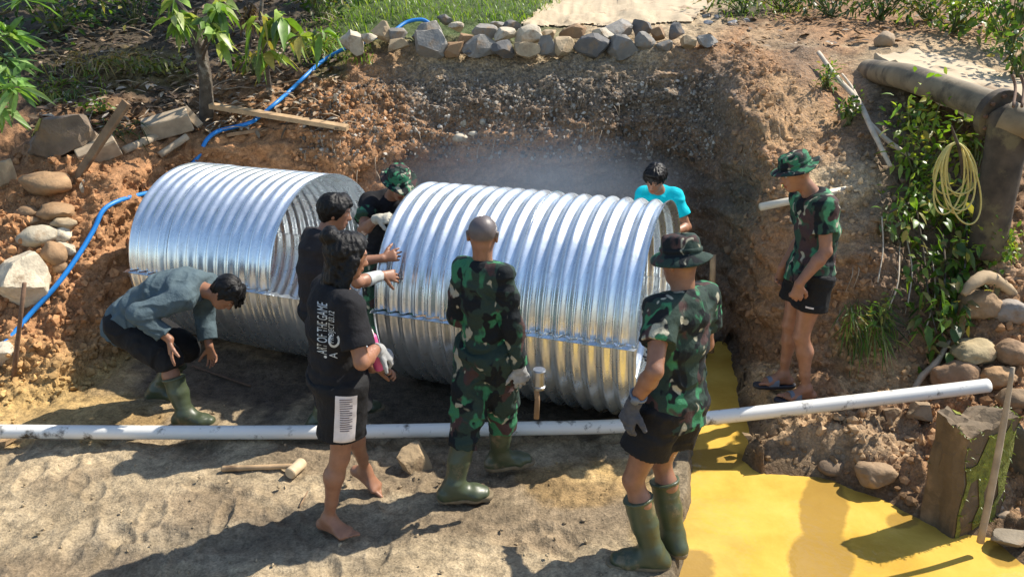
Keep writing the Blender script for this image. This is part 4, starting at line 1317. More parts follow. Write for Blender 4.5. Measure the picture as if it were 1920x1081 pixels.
# pale side panel with thin stripes on the shorts
hp, kn = B.rhip, B.rkn
ax = nrm(kn - hp); tt = BVHTree.FromPolygons([v.co.copy() for v in st.data.vertices], [tuple(q.vertices) for q in st.data.polygons])
def panel(name, x0, x1, y0, y1, m, off, n=14, nxx=6, dirv=vv(.02, 1, 0)):
    V, F_ = [], []
    wv = nrm(np.cross(dirv, ax)); wv = wv if wv[0] > 0 else -wv
    for i in range(n + 1):
        for j in range(nxx + 1):
            x = x0 + (x1 - x0) * j / nxx; y = y0 + (y1 - y0) * i / n
            q = hp + ax * y + wv * x - dirv * .4
            h_ = tt.ray_cast(Vector(q), Vector(dirv), .8)
            V.append(np.array(h_[0]) - dirv * off if h_[0] is not None else q + dirv * .35)
    for i in range(n):
        for j in range(nxx):
            a_ = i * (nxx + 1) + j
            F_.append((a_, a_ + 1, a_ + nxx + 2, a_ + nxx + 1))
    return obj(name, mesh_from(name, V, F_), m, p)
panel('side_panel', -.012, .088, -.02, .256, M_WHITECLOTH, .004)
M_STRIPE = mat('dark_print', (.09, .05, .055), .85, bstr=0)
for i in range(15):
    y = -.005 + i * .0125
    panel('stripe', .010 + .0006 * i, .068 + .0004 * i - .012 * (i % 3 == 2), y, y + .0042, M_STRIPE, .0065, 1, 6)
# pink bottle
e = empty('pink_bottle', tuple(at(706, 665, 3.66)), 'pink bottle held against the long-haired man\'s belly', 'bottle')
mb = MB(); a_, b_ = at(695, 628, 3.62), at(712, 692, 3.70)
V, F_ = tube([a_ + (b_ - a_) * t for t in (0, .05, .5, .9, .97, 1)], [.022, .028, .029, .029, .025, .016], 18); mb.add(V, F_); mb.build('bottle_body', M_PINK, e)
mb = MB(); V, F_ = tube([a_ - nrm(b_ - a_) * .028, a_ + nrm(b_ - a_) * .002], [.017, .019], 14); mb.add(V, F_); mb.build('cap', M_WHITECLOTH, e)

# ---- man in the dark shirt reaching for the rim
f = nrm((.82, .57, 0))
B = Body(1.66, f, (-1.22, 4.70, gz(-1.2, 4.7) + .85), (-1.20, 4.755, 1.345), (-1.125, 4.80, 1.475), hf=nrm((.93, .30, -.22)), hu=nrm((.25, .05, 1)), bulge=(-.03, -.02, .0), wide=.95,
         larm=(at(716, 484, 5.02), at(660, 520, 5.0)), rarm=(at(715, 516, 4.88), at(672, 560, 4.6)),
         lleg=(foot_on(-1.12, 4.93), vv(-.6, 5.1, .5), (.9, .4, 0)), rleg=(foot_on(-1.30, 4.62), vv(-.8, 4.7, .5), (.95, .2, 0)))
hl = hand_prims(B.lwr, (.85, .25, .14), (.2, .9, -.3), .97, .25, 1.05, .12, 1)
hr = hand_prims(B.rwr, (.75, .45, -.15), (.3, .8, -.4), .97, .45, 1.05, .12, -1)
p = person('person', B, 'man in charcoal T-shirt with thick black hair reaching for the culvert rim', 1.05, hl, hr)
cloth('shirt', shirt_prims(B, .020, .72, -.22, .015), M_CHARCOAL, p, .006, 31)
cloth('trousers', trouser_prims(B, .02, .55, .05), M_SHORTS, p, .007, 32)
boot(B, 1, p, .3, 5); boot(B, -1, p, .3, 6)
hair(B, p, 'short', 5)
# pale forearm guard on the near arm
fa, fb = B.rel, B.rwr
V, F_ = blob([E(fa + (fb - fa) * .35, fb, .047, .036, k=.01, cuts=((fa + (fb - fa) * .35, fa - fb), (fb - (fb - fa) * .06, fb - fa)))], .006, folds(.003, 4, 20))
obj('sleeve_guard', mesh_from('sleeve_guard', V, F_), mat('pale_sleeve', (.42, .44, .42), .9), p)

# ---- man in the teal shirt bending at the left
f = nrm((1, -.06, 0))
B = Body(1.68, f, (-2.66, 5.03, .66), (-2.08, 4.95, .925), (-1.925, 4.925, .90), hf=nrm((.42, -.12, -.9)), hu=nrm((.9, .02, .42)), bulge=(-.02, 0, .085), wide=1.02, shf=(.4, -.05, -.9),
         larm=(at(392, 648, 5.12), at(372, 610, 5.35)), rarm=(at(318, 636, 4.70), at(262, 606, 4.66)),
         lleg=(foot_on(-2.60, 5.17), vv(-2.0, 5.25, .45), (1, -.05, 0)), rleg=(foot_on(-2.235, 4.76), vv(-1.6, 4.6, .6), (1, -.08, 0)))
hr = hand_prims(B.rwr, (.02, -.16, -1), (.75, .45, .1), 1.05, .14, 1.0, .22, 1)
hl = hand_prims(B.lwr, (.15, 0, -1), (-.2, -.8, 0), 1.0, .4, 1.0, .1, 1)
p = person('person', B, 'man in teal long-sleeved shirt bent forward with a hand on his knee', 1.0, hl, hr)
cloth('shirt', shirt_prims(B, .024, 1.80, -.10, .02, hemn=nrm(B.sp(.2) - B.sp(0))), M_TEAL, p, .010, 41, fx=8)
cloth('trousers', trouser_prims(B, .020, .16, .08), M_SHORTS, p, .008, 42)
boot(B, 1, p, .34, 7); boot(B, -1, p, .34, 8)
hair(B, p, 'swept', 7)

# ---- soldier in sandals standing on the right ledge
f = nrm((-1, -.10, 0)); fz = gz(1.99, 4.88)
B = Body(1.71, f, (1.975, 4.90, fz + .925), (1.93, 4.90, fz + 1.455), (1.80, 4.885, fz + 1.585), hf=nrm((-.93, -.10, -.34)), hu=nrm((-.35, 0, 1)), bulge=(.035, 0, 0), wide=.95,
         larm=(vv(1.825, 4.68, fz + .915), vv(2.15, 4.66, fz + 1.12)), rarm=(vv(1.86, 5.10, fz + .90), vv(2.2, 5.15, fz + 1.1)),
         lleg=(vv(2.02, 4.84, gz(2.02, 4.84) + .095), vv(1.4, 4.8, .6), (-1, -.06, 0)), rleg=(vv(1.95, 5.09, gz(1.95, 5.09) + .095), vv(1.4, 5.1, .6), (-1, -.02, 0)))
hl = hand_prims(B.lwr, (-.12, 0, -1), (.15, 1, 0), 1.02, 1.15, 1.05, .02, 1, .9)
hr = hand_prims(B.rwr, (-.1, 0, -1), (0, -1, 0), 1.0, .7, 1.0, .05, -1)
p = person('person', B, 'soldier in camouflage T-shirt, black shorts and sandals standing on the earth ledge', 1.12, hl, hr, toes=True, cropped=(.02, .017, .016))
cloth('shirt', shirt_prims(B, .022, .60, -.12, .018), CAMO_F, p, .009, 51)
st = cloth('shorts', shorts_prims(B, .013, .50, -.02, .022), M_SHORTS, p, .006, 52)
boonie(B, p, CAMO_H, 2.2, .046, .086, droop=.3)
tt = BVHTree.FromPolygons([v.co.copy() for v in st.data.vertices], [tuple(q.vertices) for q in st.data.polygons])
hp, kn = B.lhip, B.lkn; ax = nrm(kn - hp); 
panel('logo', -.068, -.020, .165, .176, M_WHITECLOTH, .004, 2, 5, vv(0, 1, 0))
for s in (1, -1):
    an, d = (B.lan, B.lft) if s > 0 else (B.ran, B.rft)
    sd_ = nrm(np.cross(d, UP)); bs = an - UP * .080
    V, F_ = blob([E(an - d * .055 - UP * .08, an + d * .10 - UP * .08, (.040, .05), (.050, .05), side=sd_, k=.01, cuts=((bs - UP * .022, -UP), (bs + UP * .006, UP))),
                  E(an + d * .10 - UP * .08, an + d * .17 - UP * .08, (.050, .05), (.046, .05), side=sd_, k=.01, cuts=((bs - UP * .022, -UP), (bs + UP * .006, UP)))], .006)
    so_ = obj('sandal', mesh_from('sandal', V, F_), M_SANDAL, p)
    c_ = an + d * .085 - UP * .075
    V, F_ = [], []
    for i in range(8):
        for j in range(13):
            t = math.pi * j / 12
            x = -.042 + .075 * i / 7
            hgt = (.052 - .16 * (x + .042)) 
            V.append(c_ + d * x + sd_ * math.cos(t) * .053 + UP * (math.sin(t) ** .7) * (hgt + .012))
    n_ = 13
    F_ = [(i * n_ + j, i * n_ + j + 1, (i + 1) * n_ + j + 1, (i + 1) * n_ + j) for i in range(7) for j in range(12)]
    V2 = [v * 1.0 for v in V]
    cen = np.mean(V, 0)
    Vi = [v + (c_ + d * ((v - c_) @ d) - v) * .09 for v in V]
    m_ = len(V)
    F_ += [tuple(q + m_ for q in f_[::-1]) for f_ in F_]
    for i in (0, 7):
        for j in range(12):
            a_, b_ = i * n_ + j, i * n_ + j + 1
            F_.append((a_, b_, b_ + m_, a_ + m_))
    obj('strap', mesh_from('strap', V + Vi, F_), M_GREYPLASTIC, so_)

# ---- soldier between the culverts, behind
f = nrm((.22, -1, 0))
B = Body(1.70, f, (-.985, 5.88, gz(-1., 5.9) + .89), (-.905, 5.75, 1.40), (-.835, 5.64, 1.51), hf=nrm((.35, -.85, -.55)), hu=nrm((.2, -.45, .85)), bulge=(0, .04, 0), wide=1.0,
         larm=(vv(-.78, 5.52, .95), vv(-.70, 5.85, 1.1)), rarm=(vv(-.95, 5.33, 1.315), vv(-1.15, 5.42, 1.05)),
         lleg=(foot_on(-.86, 5.92), vv(-.8, 5.3, .5), (.2, -1, 0)), rleg=(foot_on(-1.08, 5.95), vv(-1.1, 5.3, .5), (-.1, -1, 0)))
p = person('person', B, 'soldier in boonie hat and black T-shirt bending over the gap between the culverts', 1.1)
cloth('shirt', shirt_prims(B, .020, .62, -.12, .01), M_BLACKCLOTH, p, .006, 61)
for s in (1, -1):
    sh_, el_ = (B.lsh, B.lel) if s > 0 else (B.rsh, B.rel)
    V, F_ = blob([E(sh_ + (el_ - sh_) * .30, sh_ + (el_ - sh_) * .8, .079, .082, k=.01, cuts=((sh_ + (el_ - sh_) * .34, sh_ - el_), (sh_ + (el_ - sh_) * .63, el_ - sh_)))], .006, folds(.004, 4, 12))
    obj('sleeve', mesh_from('sleeve', V, F_), CAMO_F, p)
cloth('trousers', trouser_prims(B, .022, .6, .08), CAMO_F, p, .008, 62)
boot(B, 1, p, .4, 9); boot(B, -1, p, .4, 10)
hat = boonie(B, p, CAMO_H, 4.0, .050, .088, droop=.3)
glove(B, -1, p, M_GLOVEC, (.88, -.40, .14), (.24, .6, -.76), .45, 1.2, -1, .03)
glove(B, 1, p, M_GLOVEC, (.2, -.6, -.2), (.2, .3, -.8), .5, 1.2, 1, .03)
V2, F2 = text_mesh('RYI', .028)
print_on('hat_badge', hat, V2, F2, B.hc + B.hu * .062 + B.hl * .02 , nrm(-B.hl * -1) * 1.0 if False else nrm(B.hl), B.hu, -B.hf, M_PRINT, hat)

# ---- man in the cyan shirt behind the right culvert
f = nrm((-.28, -1, 0))
B = Body(1.64, f, (1.27, 6.38, gz(1.27, 6.38) + .85), (1.19, 6.20, 1.355), (1.135, 6.10, 1.462), hf=nrm((-.42, -.80, -.50)), hu=nrm((-.12, -.45, .88)), bulge=(0, .04, 0), wide=.80,
         larm=(vv(1.27, 5.98, 1.05), vv(1.40, 6.10, 1.0)), rarm=(vv(1.04, 6.03, 1.08), vv(1.02, 6.20, 1.0)),
         lleg=(foot_on(1.36, 6.4), vv(1.2, 5.8, .5), (-.2, -1, 0)), rleg=(foot_on(1.18, 6.42), vv(1.0, 5.8, .5), (-.3, -1, 0)))
hl = hand_prims(B.lwr, (-.2, -.8, -.4), (0, -.3, -1), 1.0, .5); hr = hand_prims(B.rwr, (-.2, -.8, -.4), (0, -.3, -1), 1.0, .5, thumb=-1)
p = person('person', B, 'man in bright cyan T-shirt looking down behind the right culvert section', 1.15, hl, hr)
cloth('shirt', shirt_prims(B, .014, .62, -.15, .01), M_CYAN, p, .006, 71)
cloth('shorts', shorts_prims(B, .024, .75, .10, .02), M_SHORTS, p, .006, 72)
rc = [B.sp(.985) + (B.sl * math.cos(t) * .068 - np.cross(B.sl, nrm(B.hc - B.neck)) * math.sin(t) * .064) for t in np.linspace(0, 2 * math.pi, 25)]
boot(B, 1, p, .4, 11); boot(B, -1, p, .4, 12)
hair(B, p, 'fringe', 9)

# ------------------------------------------------------------------ stones
def ico(sub=3):
    import bmesh
    bm = bmesh.new(); bmesh.ops.create_icosphere(bm, subdivisions=sub, radius=1.0)
    V = np.array([v.co[:] for v in bm.verts]); F = np.array([[v.index for v in f.verts] for f in bm.faces]); bm.free()
    return V, F
ICO4, ICO3, ICO1 = ico(4), ico(3), ico(1)
GREY, PALE, TANS, BRNS, DGREY = (.23, .215, .19), (.46, .40, .30), (.40, .30, .18), (.27, .165, .085), (.13, .125, .12)

def rock_mesh(name, size, seed, angular=1.0, col=GREY, hi=False, boxy=False):
    r = np.random.default_rng(seed)
    V, F = ICO4 if hi else ICO3
    V = V.copy()
    pl = []
    if boxy:
        angular = .8
        for a in range(3):
            for s in (1, -1):
                n = np.zeros(3); n[a] = s; pl.append((nrm(n + r.normal(0, .06, 3)), r.uniform(.52, .6)))
    for i in range(15 if angular > .5 else 11):
        n = nrm(r.normal(0, 1, 3)); pl.append((n, (r.uniform(.80, 1.0) if boxy else r.uniform(.42, .76)) if angular > .5 else r.uniform(.66, .92)))
    for n, c in pl:
        d = V @ n
        over = np.maximum(d - c, 0)
        V = V - over[:, None] * n * (1.0 if angular > .5 or boxy else .6)
    V = V / np.abs(V).max(0)
    V = V * (1 + (.06 + .07 * (1 - angular)) * fbm(V * 1.9 + seed, 3)[:, None] + (.012 if angular > .5 else .03) * fbm(V * 6 + seed, 3)[:, None])
    if boxy:
        V = V + .07 * np.stack([fbm(V * 1.6 + 40 + 9 * q_, 4) for q_ in range(3)], 1); V[:, 2] += .09 * V[:, 0] * (V[:, 2] > .5)
    V = V * np.array(size) / 2
    me = mesh_from(name, V, F)
    c = np.array(col) * r.uniform(.82, 1.18) * np.ones((len(V), 1))
    set_col(me, c)
    me.set_sharp_from_angle(angle=math.radians(13 if angular > .5 else 50))
    return me

def stone(px, py, wpx, hpx, Y=None, label='', group=None, seed=1, angular=1.0, col=GREY, name='stone', depth=1.0, hi=False, boxy=False, sink=.12, rz=None):
    if Y is None:
        p = hit(px, min(py + hpx * .45, 1075)); Y = p.y + .02
    c = _at(px, py, Y)
    dep = c.y * CP + (HC - c.z) * SP
    w_, h_ = wpx * dep / FPX * 1.06, hpx * dep / FPX * 1.1
    me = rock_mesh(name, (w_, max(w_, h_) * .8 * depth, h_), seed, angular, col, hi, boxy)
    o = obj(name, me, M_ROCK)
    zb = gz(c.x, c.y, c.z + h_ * .5 + .3)
    o.location = (c.x, c.y, c.z - h_ * .10)
    o.rotation_euler = (0, 0, rz if rz is not None else random.uniform(-.5, .5))
    return tag(o, label, 'stone', group)

ROWST = [(660, 68, 40, 44, PALE, 'tall pale stone at the left end of the stone row, beside the blue hose'), (690, 68, 30, 17, PALE, 'small pale stone just right of the tall pale end stone of the row'),
 (718, 57, 34, 36, TANS, 'tan stone near the left end of the row, behind smaller stones'), (742, 82, 37, 20, TANS, 'flat tan stone on the bank edge near the left end of the row'),
 (747, 60, 37, 30, GREY, 'grey stone under the loop of blue hose at the left of the row'), (803, 54, 52, 32, GREY, 'broad mossy-looking stone standing behind the big dark slab of the row'),
 (815, 77, 57, 45, GREY, 'big dark leaning slab left of centre in the stone row'), (852, 86, 34, 26, BRNS, 'brown stone wedged right of the big leaning slab'),
 (837, 35, 30, 16, DGREY, 'small dark stone peeking out at the back of the row, before the grass'), (858, 47, 28, 15, PALE, 'little pale stone at the back of the row, right of a dark one'),
 (872, 69, 28, 20, BRNS, 'small brown stone above and left of the large pale-topped stone'), (900, 83, 57, 35, GREY, 'large pale-topped block in the front of the stone row, left of centre'),
 (887, 97, 27, 13, DGREY, 'flat dark pebble tucked under the large pale-topped block'), (908, 52, 40, 24, GREY, 'squarish grey stone on the upper layer left of centre'),
 (930, 42, 28, 15, GREY, 'small stone at the back of the row right of the squarish upper stone'), (947, 61, 38, 21, PALE, 'pale flat stone on the upper layer near the middle'),
 (958, 43, 33, 18, DGREY, 'dark peaked stone at the top of the pile near the middle'), (945, 88, 43, 27, DGREY, 'dark blocky stone at the foot of the pile near its middle'),
 (988, 62, 47, 31, PALE, 'pale broad stone on the upper layer, right of the dark peaked one'), (983, 88, 48, 28, TANS, 'tan rounded stone at the foot of the pile below the broad pale one'),
 (1028, 60, 30, 23, TANS, 'tan stone at mid height, left of the brown flat one'), (1022, 82, 34, 28, GREY, 'grey stone in the shade at the foot of the row, left of a pointed one'),
 (1053, 86, 47, 35, TANS, 'pointed pale stone at the foot of the row just right of its middle'), (1077, 55, 48, 22, BRNS, 'long flat brown stone on the upper layer right of the middle'),
 (1110, 82, 54, 38, DGREY, 'large dark block at the foot of the row, right of the pointed stone'), (1130, 62, 37, 20, PALE, 'pale wedge on the upper layer above the large dark block'),
 (1163, 81, 55, 37, GREY, 'large grey block with a pale vein at the foot of the row'), (1160, 51, 58, 29, GREY, 'wide grey stone lying on top above the block with a vein'),
 (1205, 49, 30, 27, DGREY, 'dark pointed stone on the upper layer toward the right end'), (1213, 74, 38, 30, GREY, 'grey faceted stone at the foot of the row toward the right end'),
 (1237, 62, 27, 24, BRNS, 'brown stone in the upper layer between two grey ones near the right end'), (1250, 79, 31, 21, GREY, 'small grey stone at the foot near the right end of the row'),
 (1269, 56, 26, 28, DGREY, 'small dark upright stone on the upper layer near the right end'), (1290, 73, 28, 24, TANS, 'tan cube-like stone second from the right end of the row'),
 (1323, 74, 34, 20, GREY, 'grey-white stone lying apart at the right end of the row')]
for i, (px, py, w_, h_, c, lb) in enumerate(ROWST):
    Y = 8.52 + (72 - py) * .012 if py < 66 else 8.50 - (py - 70) * .004
    stone(px, py + 1, w_ * 1.22, h_ * 1.22, Y, lb, 'stones piled along the road edge', 100 + i, 1.0, c)
RUB = [(1330, 42, 20, 10), (1345, 30, 16, 9), (1372, 42, 22, 12), (1325, 28, 16, 9), (1400, 38, 14, 9)]
for i, (px, py, w_, h_) in enumerate(RUB):
    stone(px, py, w_, h_, None, 'small blue-grey rubble stone beside the pale road', 'rubble beside the road', 160 + i, 1.0, (.24, .25, .26))
LEFTR = [(44, 508, 112, 116, (.66, .56, .40), 'large pale boulder at the left edge below the smaller rocks', 1.0, 1), (-6, 652, 56, 56, PALE, 'pale rock cut by the left edge of the picture', 1.0, 0),
 (68, 436, 68, 36, (.50, .43, .31), 'long pale stone above the large boulder', .2, 0), (112, 436, 36, 30, (.52, .45, .33), 'small pale round stone touching the long pale one', .2, 0),
 (116, 414, 42, 19, TANS, 'flat tan stone above the small pale round stone', .2, 0), (122, 461, 36, 24, PALE, 'pale stone below the small round one, beside a brown clod', .6, 0),
 (97, 470, 40, 42, BRNS, 'brown earth-covered stone right above the large boulder', .3, 0), (110, 499, 27, 24, BRNS, 'small brown stone right beside the large pale boulder', .3, 0),
 (55, 410, 34, 15, BRNS, 'thin brown stone under the soil ledge at the left', .3, 0), (46, 393, 44, 22, BRNS, 'brown stone stuck in the soil near the left edge', .3, 0),
 (98, 393, 66, 30, (.33, .20, .10), 'wide reddish clod of earth above the pale stones', .2, 0), (86, 338, 96, 40, (.33, .20, .10), 'large reddish earth block under the dark hollow', .3, 0),
 (2, 322, 26, 54, TANS, 'tan stone standing at the left edge beside the dark hollow', .8, 0), (158, 345, 20, 26, PALE, 'small pale stone at the foot of the leaning board', .8, 0)]
for i, (px, py, w_, h_, c, lb, ang, hi) in enumerate(LEFTR):
    o9 = stone(px, py, w_ * 1.08, h_ * 1.1, None, lb, None, 200 + i, ang, c, hi=bool(hi)); o9.location.z -= .012; o9.location.y += .02
b1 = stone(104, 252, 158, 92, 7.0, 'broad flat-topped boulder with a yellow lichen patch under the trees', None, 236, .6, (.17, .125, .085), name='boulder', hi=True, depth=.9)
LICH = mat('lichen', (.33, .29, .04), .95, var=.4, scale=20, bstr=.5)
def shell(name, src, cond, off, m):
    """a thin uneven patch growing on part of the surface of src"""
    me = src.data; V = np.array([v.co[:] for v in me.vertices]); Nn = np.array([v.normal[:] for v in me.vertices])
    wv = V @ np.array(src.rotation_euler.to_matrix()).T + np.array(src.location)
    k = cond(wv, Nn @ np.array(src.rotation_euler.to_matrix()).T)
    F = np.array([p.vertices[:] for p in me.polygons]); F = F[k[F].all(1)]
    if len(F) == 0: return None
    u, inv = np.unique(F, return_inverse=True)
    return obj(name, mesh_from(name, V[u] + Nn[u] * off, inv.reshape(F.shape)), m, src)
def scr(cx, cy, rx, ry):
    def f(P, Nn):
        px, py = proj(P)
        return ((px - cx) / rx) ** 2 + ((py - cy) / ry) ** 2 + .5 * fbm(P * 9, 3) < 1
    return f
shell('lichen', b1, scr(48, 232, 34, 26), .006, LICH)
RIGHTR = [(1840, 566, 82, 52, (.36, .23, .12), 'rounded tan boulder under the overhanging mud lip on the right bank', .2), (1896, 580, 66, 40, (.27, .23, .19), 'greyish boulder right of the rounded tan one', .4),
 (1783, 604, 40, 46, (.30, .18, .09), 'reddish stone in the shade beside the vines', .7), (1826, 656, 84, 42, (.36, .28, .15), 'yellowish rounded boulder midway down the right bank', .1),
 (1795, 700, 88, 62, (.25, .15, .08), 'brown boulder half in shade above the end of the white pipe', .3), (1872, 702, 70, 42, (.34, .20, .09), 'orange-brown stone above the upright block', .3),
 (1902, 655, 62, 46, (.31, .19, .10), 'brown stone at the right edge, level with the yellowish boulder', .3), (1906, 742, 70, 40, (.26, .17, .09), 'brown stone behind the grey pole at the right edge', .5),
 (1724, 770, 52, 40, (.28, .20, .12), 'dirty stone just below the end of the white pipe', .8), (1668, 772, 40, 26, (.27, .18, .10), 'small dirty stone under the white pipe on the right', .6),
 (1640, 884, 76, 46, (.24, .16, .09), 'muddy lump at the edge of the yellow water', .2), (1560, 872, 50, 26, (.22, .15, .09), 'small muddy lump left of the larger lump at the water edge', .2),
 (1900, 830, 66, 150, (.13, .11, .085), 'dark tall rock behind the grey pole', .9), (1868, 946, 30, 16, (.24, .20, .16), 'small flat stone by the water right of the pole', .3),
 (1890, 966, 44, 18, (.27, .2, .13), 'flat brownish stone by the water at the right edge', .3), (1905, 1006, 80, 40, (.28, .23, .16), 'low slab of rock at the water edge in the right corner', .6),
 (780, 852, 72, 66, (.30, .215, .12), 'rough rock propping up the white pipe behind the barefoot man', .9), (1660, 72, 40, 30, (.34, .25, .16), 'lone brownish stone lying beside the path at the top right', .3)]
for i, (px, py, w_, h_, c, lb, ang) in enumerate(RIGHTR):
    Y = {780: 4.26, 1900: 4.05, 1905: 3.55, 1868: 3.8, 1890: 3.75}.get(px)
    stone(px, py, w_, h_, Y, lb, None, 300 + i, ang, c, hi=w_ > 60)
# pebbles set in the cut face
for i, (px, py, w_, h_) in enumerate([(862, 256, 30, 16), (888, 250, 20, 11), (868, 228, 14, 18), (905, 228, 12, 14)]):
    stone(px, py, w_, h_, None, 'pale river pebble stuck in the middle of the gravelly cut face', 'pebbles in the cut face', 350 + i, .1, PALE)
# upright mossy block
blk = stone(1816, 874, 122, 268, 3.80, 'tall upright stone block with green moss on its right side, standing in the water edge', None, 371, .4, (.15, .105, .058), name='stone_block', hi=True, boxy=True, depth=.34, rz=.42)
MOSS = mat('moss', (.19, .20, .03), .95, var=.6, scale=26, bscale=70, bstr=.9, bdist=.02)
ms_ = shell('moss', blk, lambda P, Nn: (Nn[:, 0] * .95 - Nn[:, 1] * .3 + .3 * fbm(P * 11, 3) > .42) & (fbm(P * 12 + 3, 3) < .7), .005, MOSS)
if ms_: ms_['kind'] = 'stuff'
r_ = np.random.default_rng(5)
mv_ = np.array([v.co[:] for v in blk.data.vertices]) @ np.array(blk.rotation_euler.to_matrix()).T + np.array(blk.location)
mn_ = np.array([v.normal[:] for v in blk.data.vertices]) @ np.array(blk.rotation_euler.to_matrix()).T
MSEL = np.where(mn_[:, 0] * .9 - mn_[:, 1] * .4 > .5)[0]

# ------------------------------------------------------------------ pipes, hose, timber, tools
def along(pts, lift):
    return [hit(*p) + Vector((0, -lift * .35, lift)) for p in pts]
def tube_thing(name, pts, r, m, label, cat, seg=12, sm=8, wob=0.0, group=None):
    V, F = tube(spline([list(p) for p in pts], sm), r, seg, wob=wob)
    return tag(obj(name, mesh_from(name, V, F if True else F), m), label, cat, group)

pv = [_at(-460, 806, 4.50), _at(-40, 808, 4.50), _at(300, 810, 4.50), _at(620, 809, 4.50), _at(960, 803, 4.50), _at(1160, 798, 4.50), _at(1330, 783, 4.50), _at(1560, 757, 4.52), _at(1730, 737, 4.56), _at(1852, 722, 4.60)]
V, F = tube(spline([list(p) for p in pv], 12), .0455, 20)
tag(obj('pvc_pipe', mesh_from('pvc_pipe', V, F), M_PVC), 'long white plastic pipe lying across the whole site, stained with mud', 'pipe')
V, F = tube([_at(1426, 388, 5.80), _at(1500, 373, 5.86), _at(1606, 352, 5.97)], .030, 16)
tag(obj('pvc_pipe', mesh_from('pvc_pipe', V, F), mat('pale_pvc', (.70, .62, .47), .45, var=.1, dirt=(.35, .25, .15), dirt_lo=.6)), 'short cream plastic pipe sticking out behind the soldier in sandals', 'pipe')

hose = along([(-330, 800), (-160, 765), (-60, 715), (0, 668), (60, 600), (110, 545), (150, 490), (180, 440), (197, 405), (225, 387), (268, 374), (300, 366), (335, 345), (362, 318), (378, 296), (390, 272), (410, 256), (440, 248), (470, 240), (490, 227), (520, 202), (545, 180), (572, 154), (602, 127), (640, 104), (680, 91), (705, 80)], .05)
hose += [_at(735, 60, 8.75), _at(762, 42, 8.9), _at(790, 37, 8.95), _at(806, 44, 8.95)]
tube_thing('hose', hose, .0195, M_HOSE, 'bright blue hose running down the left bank from the stone row', 'hose', 10, 6)

def board(p, q, wd, th, m, name, label, cat='timber', roll=0.0, jit=.002, group=None):
    p, q = Vector(p), Vector(q); d = (q - p)
    x = d.normalized(); up_ = Vector((0, 0, 1)); y = up_.cross(x).normalized(); z = x.cross(y)
    y2 = y * math.cos(roll) + z * math.sin(roll); z2 = x.cross(y2)
    V, F = box((p + q) / 2, (y2, z2, x), (wd, th, d.length), jit)
    return tag(obj(name, mesh_from(name, V, F, False), m), label, cat, group)
h0 = hit(137, 330)
board(h0 + Vector((0, 0, -.05)), _at(238, 192, h0.y + .12), .075, .035, M_WOODD, 'plank', 'weathered board leaning upright in the soil on the left bank', roll=.9)
board(_at(395, 198, 7.75), _at(652, 240, 7.45), .075, .045, M_WOOD, 'plank', 'long yellow plank lying across the bank above the left culvert', roll=.2)
board(_at(425, 253, 7.55), _at(562, 231, 7.75), .10, .03, M_WOODD, 'plank', 'darker plank lying under the long yellow one')
board(_at(270, 246, 7.45), _at(356, 222, 7.6), .22, .17, M_WOODG, 'timber_block', 'squared grey timber block lying on the bank beside the tree trunk', roll=.3)
board(_at(148, 296, 6.85), _at(218, 266, 7.0), .24, .15, M_WOODG, 'timber_block', 'squared timber block behind the leaning board', roll=.35)
board(_at(345, 203, 7.7), _at(376, 236, 7.62), .07, .025, M_WOODG, 'plank', 'short grey board propped against the timber block', roll=.8)
tube_thing('log', [hit(232, 289) + Vector((0, 0, .03)), hit(275, 272) + Vector((0, 0, .04)), hit(320, 252) + Vector((0, 0, .04))], [.035, .04, .036], M_WOODG, 'peeled pole lying on the soil before the timber block', 'timber', wob=.05)
tube_thing('log', [hit(300, 297) + Vector((0, 0, .03)), hit(352, 264) + Vector((0, 0, .04))], [.03, .034], M_WOODG, 'shorter peeled stick lying right of the peeled pole', 'timber', wob=.05)
tube_thing('stake', [hit(18, 705) - Vector((0, 0, .1)), _at(46, 530, hit(18, 705).y - .02)], [.017, .014], M_RUST, 'thin rusty stake driven into the soil at the left edge', 'stake', sm=3)
tube_thing('stake', [_at(1333, 660, 6.15), _at(1337, 478, 6.18)], [.028, .026], M_WOOD, 'pale wooden stake standing behind the soldier beside the water', 'stake', sm=4, wob=.04)
tube_thing('rod', [hit(362, 690) + Vector((0, 0, .02)), hit(470, 728) + Vector((0, 0, .02))], .008, M_RUST, 'thin iron rod lying in the shade beside the bending man', 'rod', 8, 2)
tube_thing('pole', [_at(1838, 1016, 3.50), _at(1862, 900, 3.53), _at(1884, 780, 3.58), _at(1899, 688, 3.62)], [.019, .018, .016, .011], M_WOODG, 'grey wooden pole standing in the water against the mossy block', 'pole', 10, 4, .04)
# mallet on the mud
e = empty('mallet', tuple(hit(490, 884)), 'wooden mallet lying on the mud in front of the white pipe', 'mallet')
q0, q1 = hit(416, 884) + Vector((0, 0, .022)), hit(549, 884) + Vector((0, 0, .04))
mb = MB(); V, F = tube([q0 + (q1 - q0) * t for t in (0, .03, .5, .97, 1.06)], [.012, .019, .016, .017, .015], 10, wob=.03); mb.add(V, F); mb.build('handle', M_WOOD, e)
hc0 = hit(556, 888) + Vector((0, 0, .040)); ax_ = Vector((.32, .93, .02)).normalized()
mb = MB(); V, F = tube([hc0 + ax_ * t for t in (-.066, -.060, 0, .060, .066)], [.031, .036, .035, .036, .032], 16); mb.add(V, F); mb.build('mallet_head', mat('pale_wood', (.52, .40, .25), .7, var=.2, scale=20), e, sharp=40)
tube_thing('stick', [hit(562, 952) + Vector((0, 0, .01)), hit(578, 930) + Vector((0, 0, .035))], [.006, .004], M_WOODD, 'short twig sticking up from the mud beside the barefoot man', 'stick', 6, 3)
board(hit(2, 838) + Vector((0, 0, .02)), hit(28, 826) + Vector((0, 0, .03)), .05, .03, M_WOOD, 'wood_chip', 'small wooden chip under the left end of the white pipe')
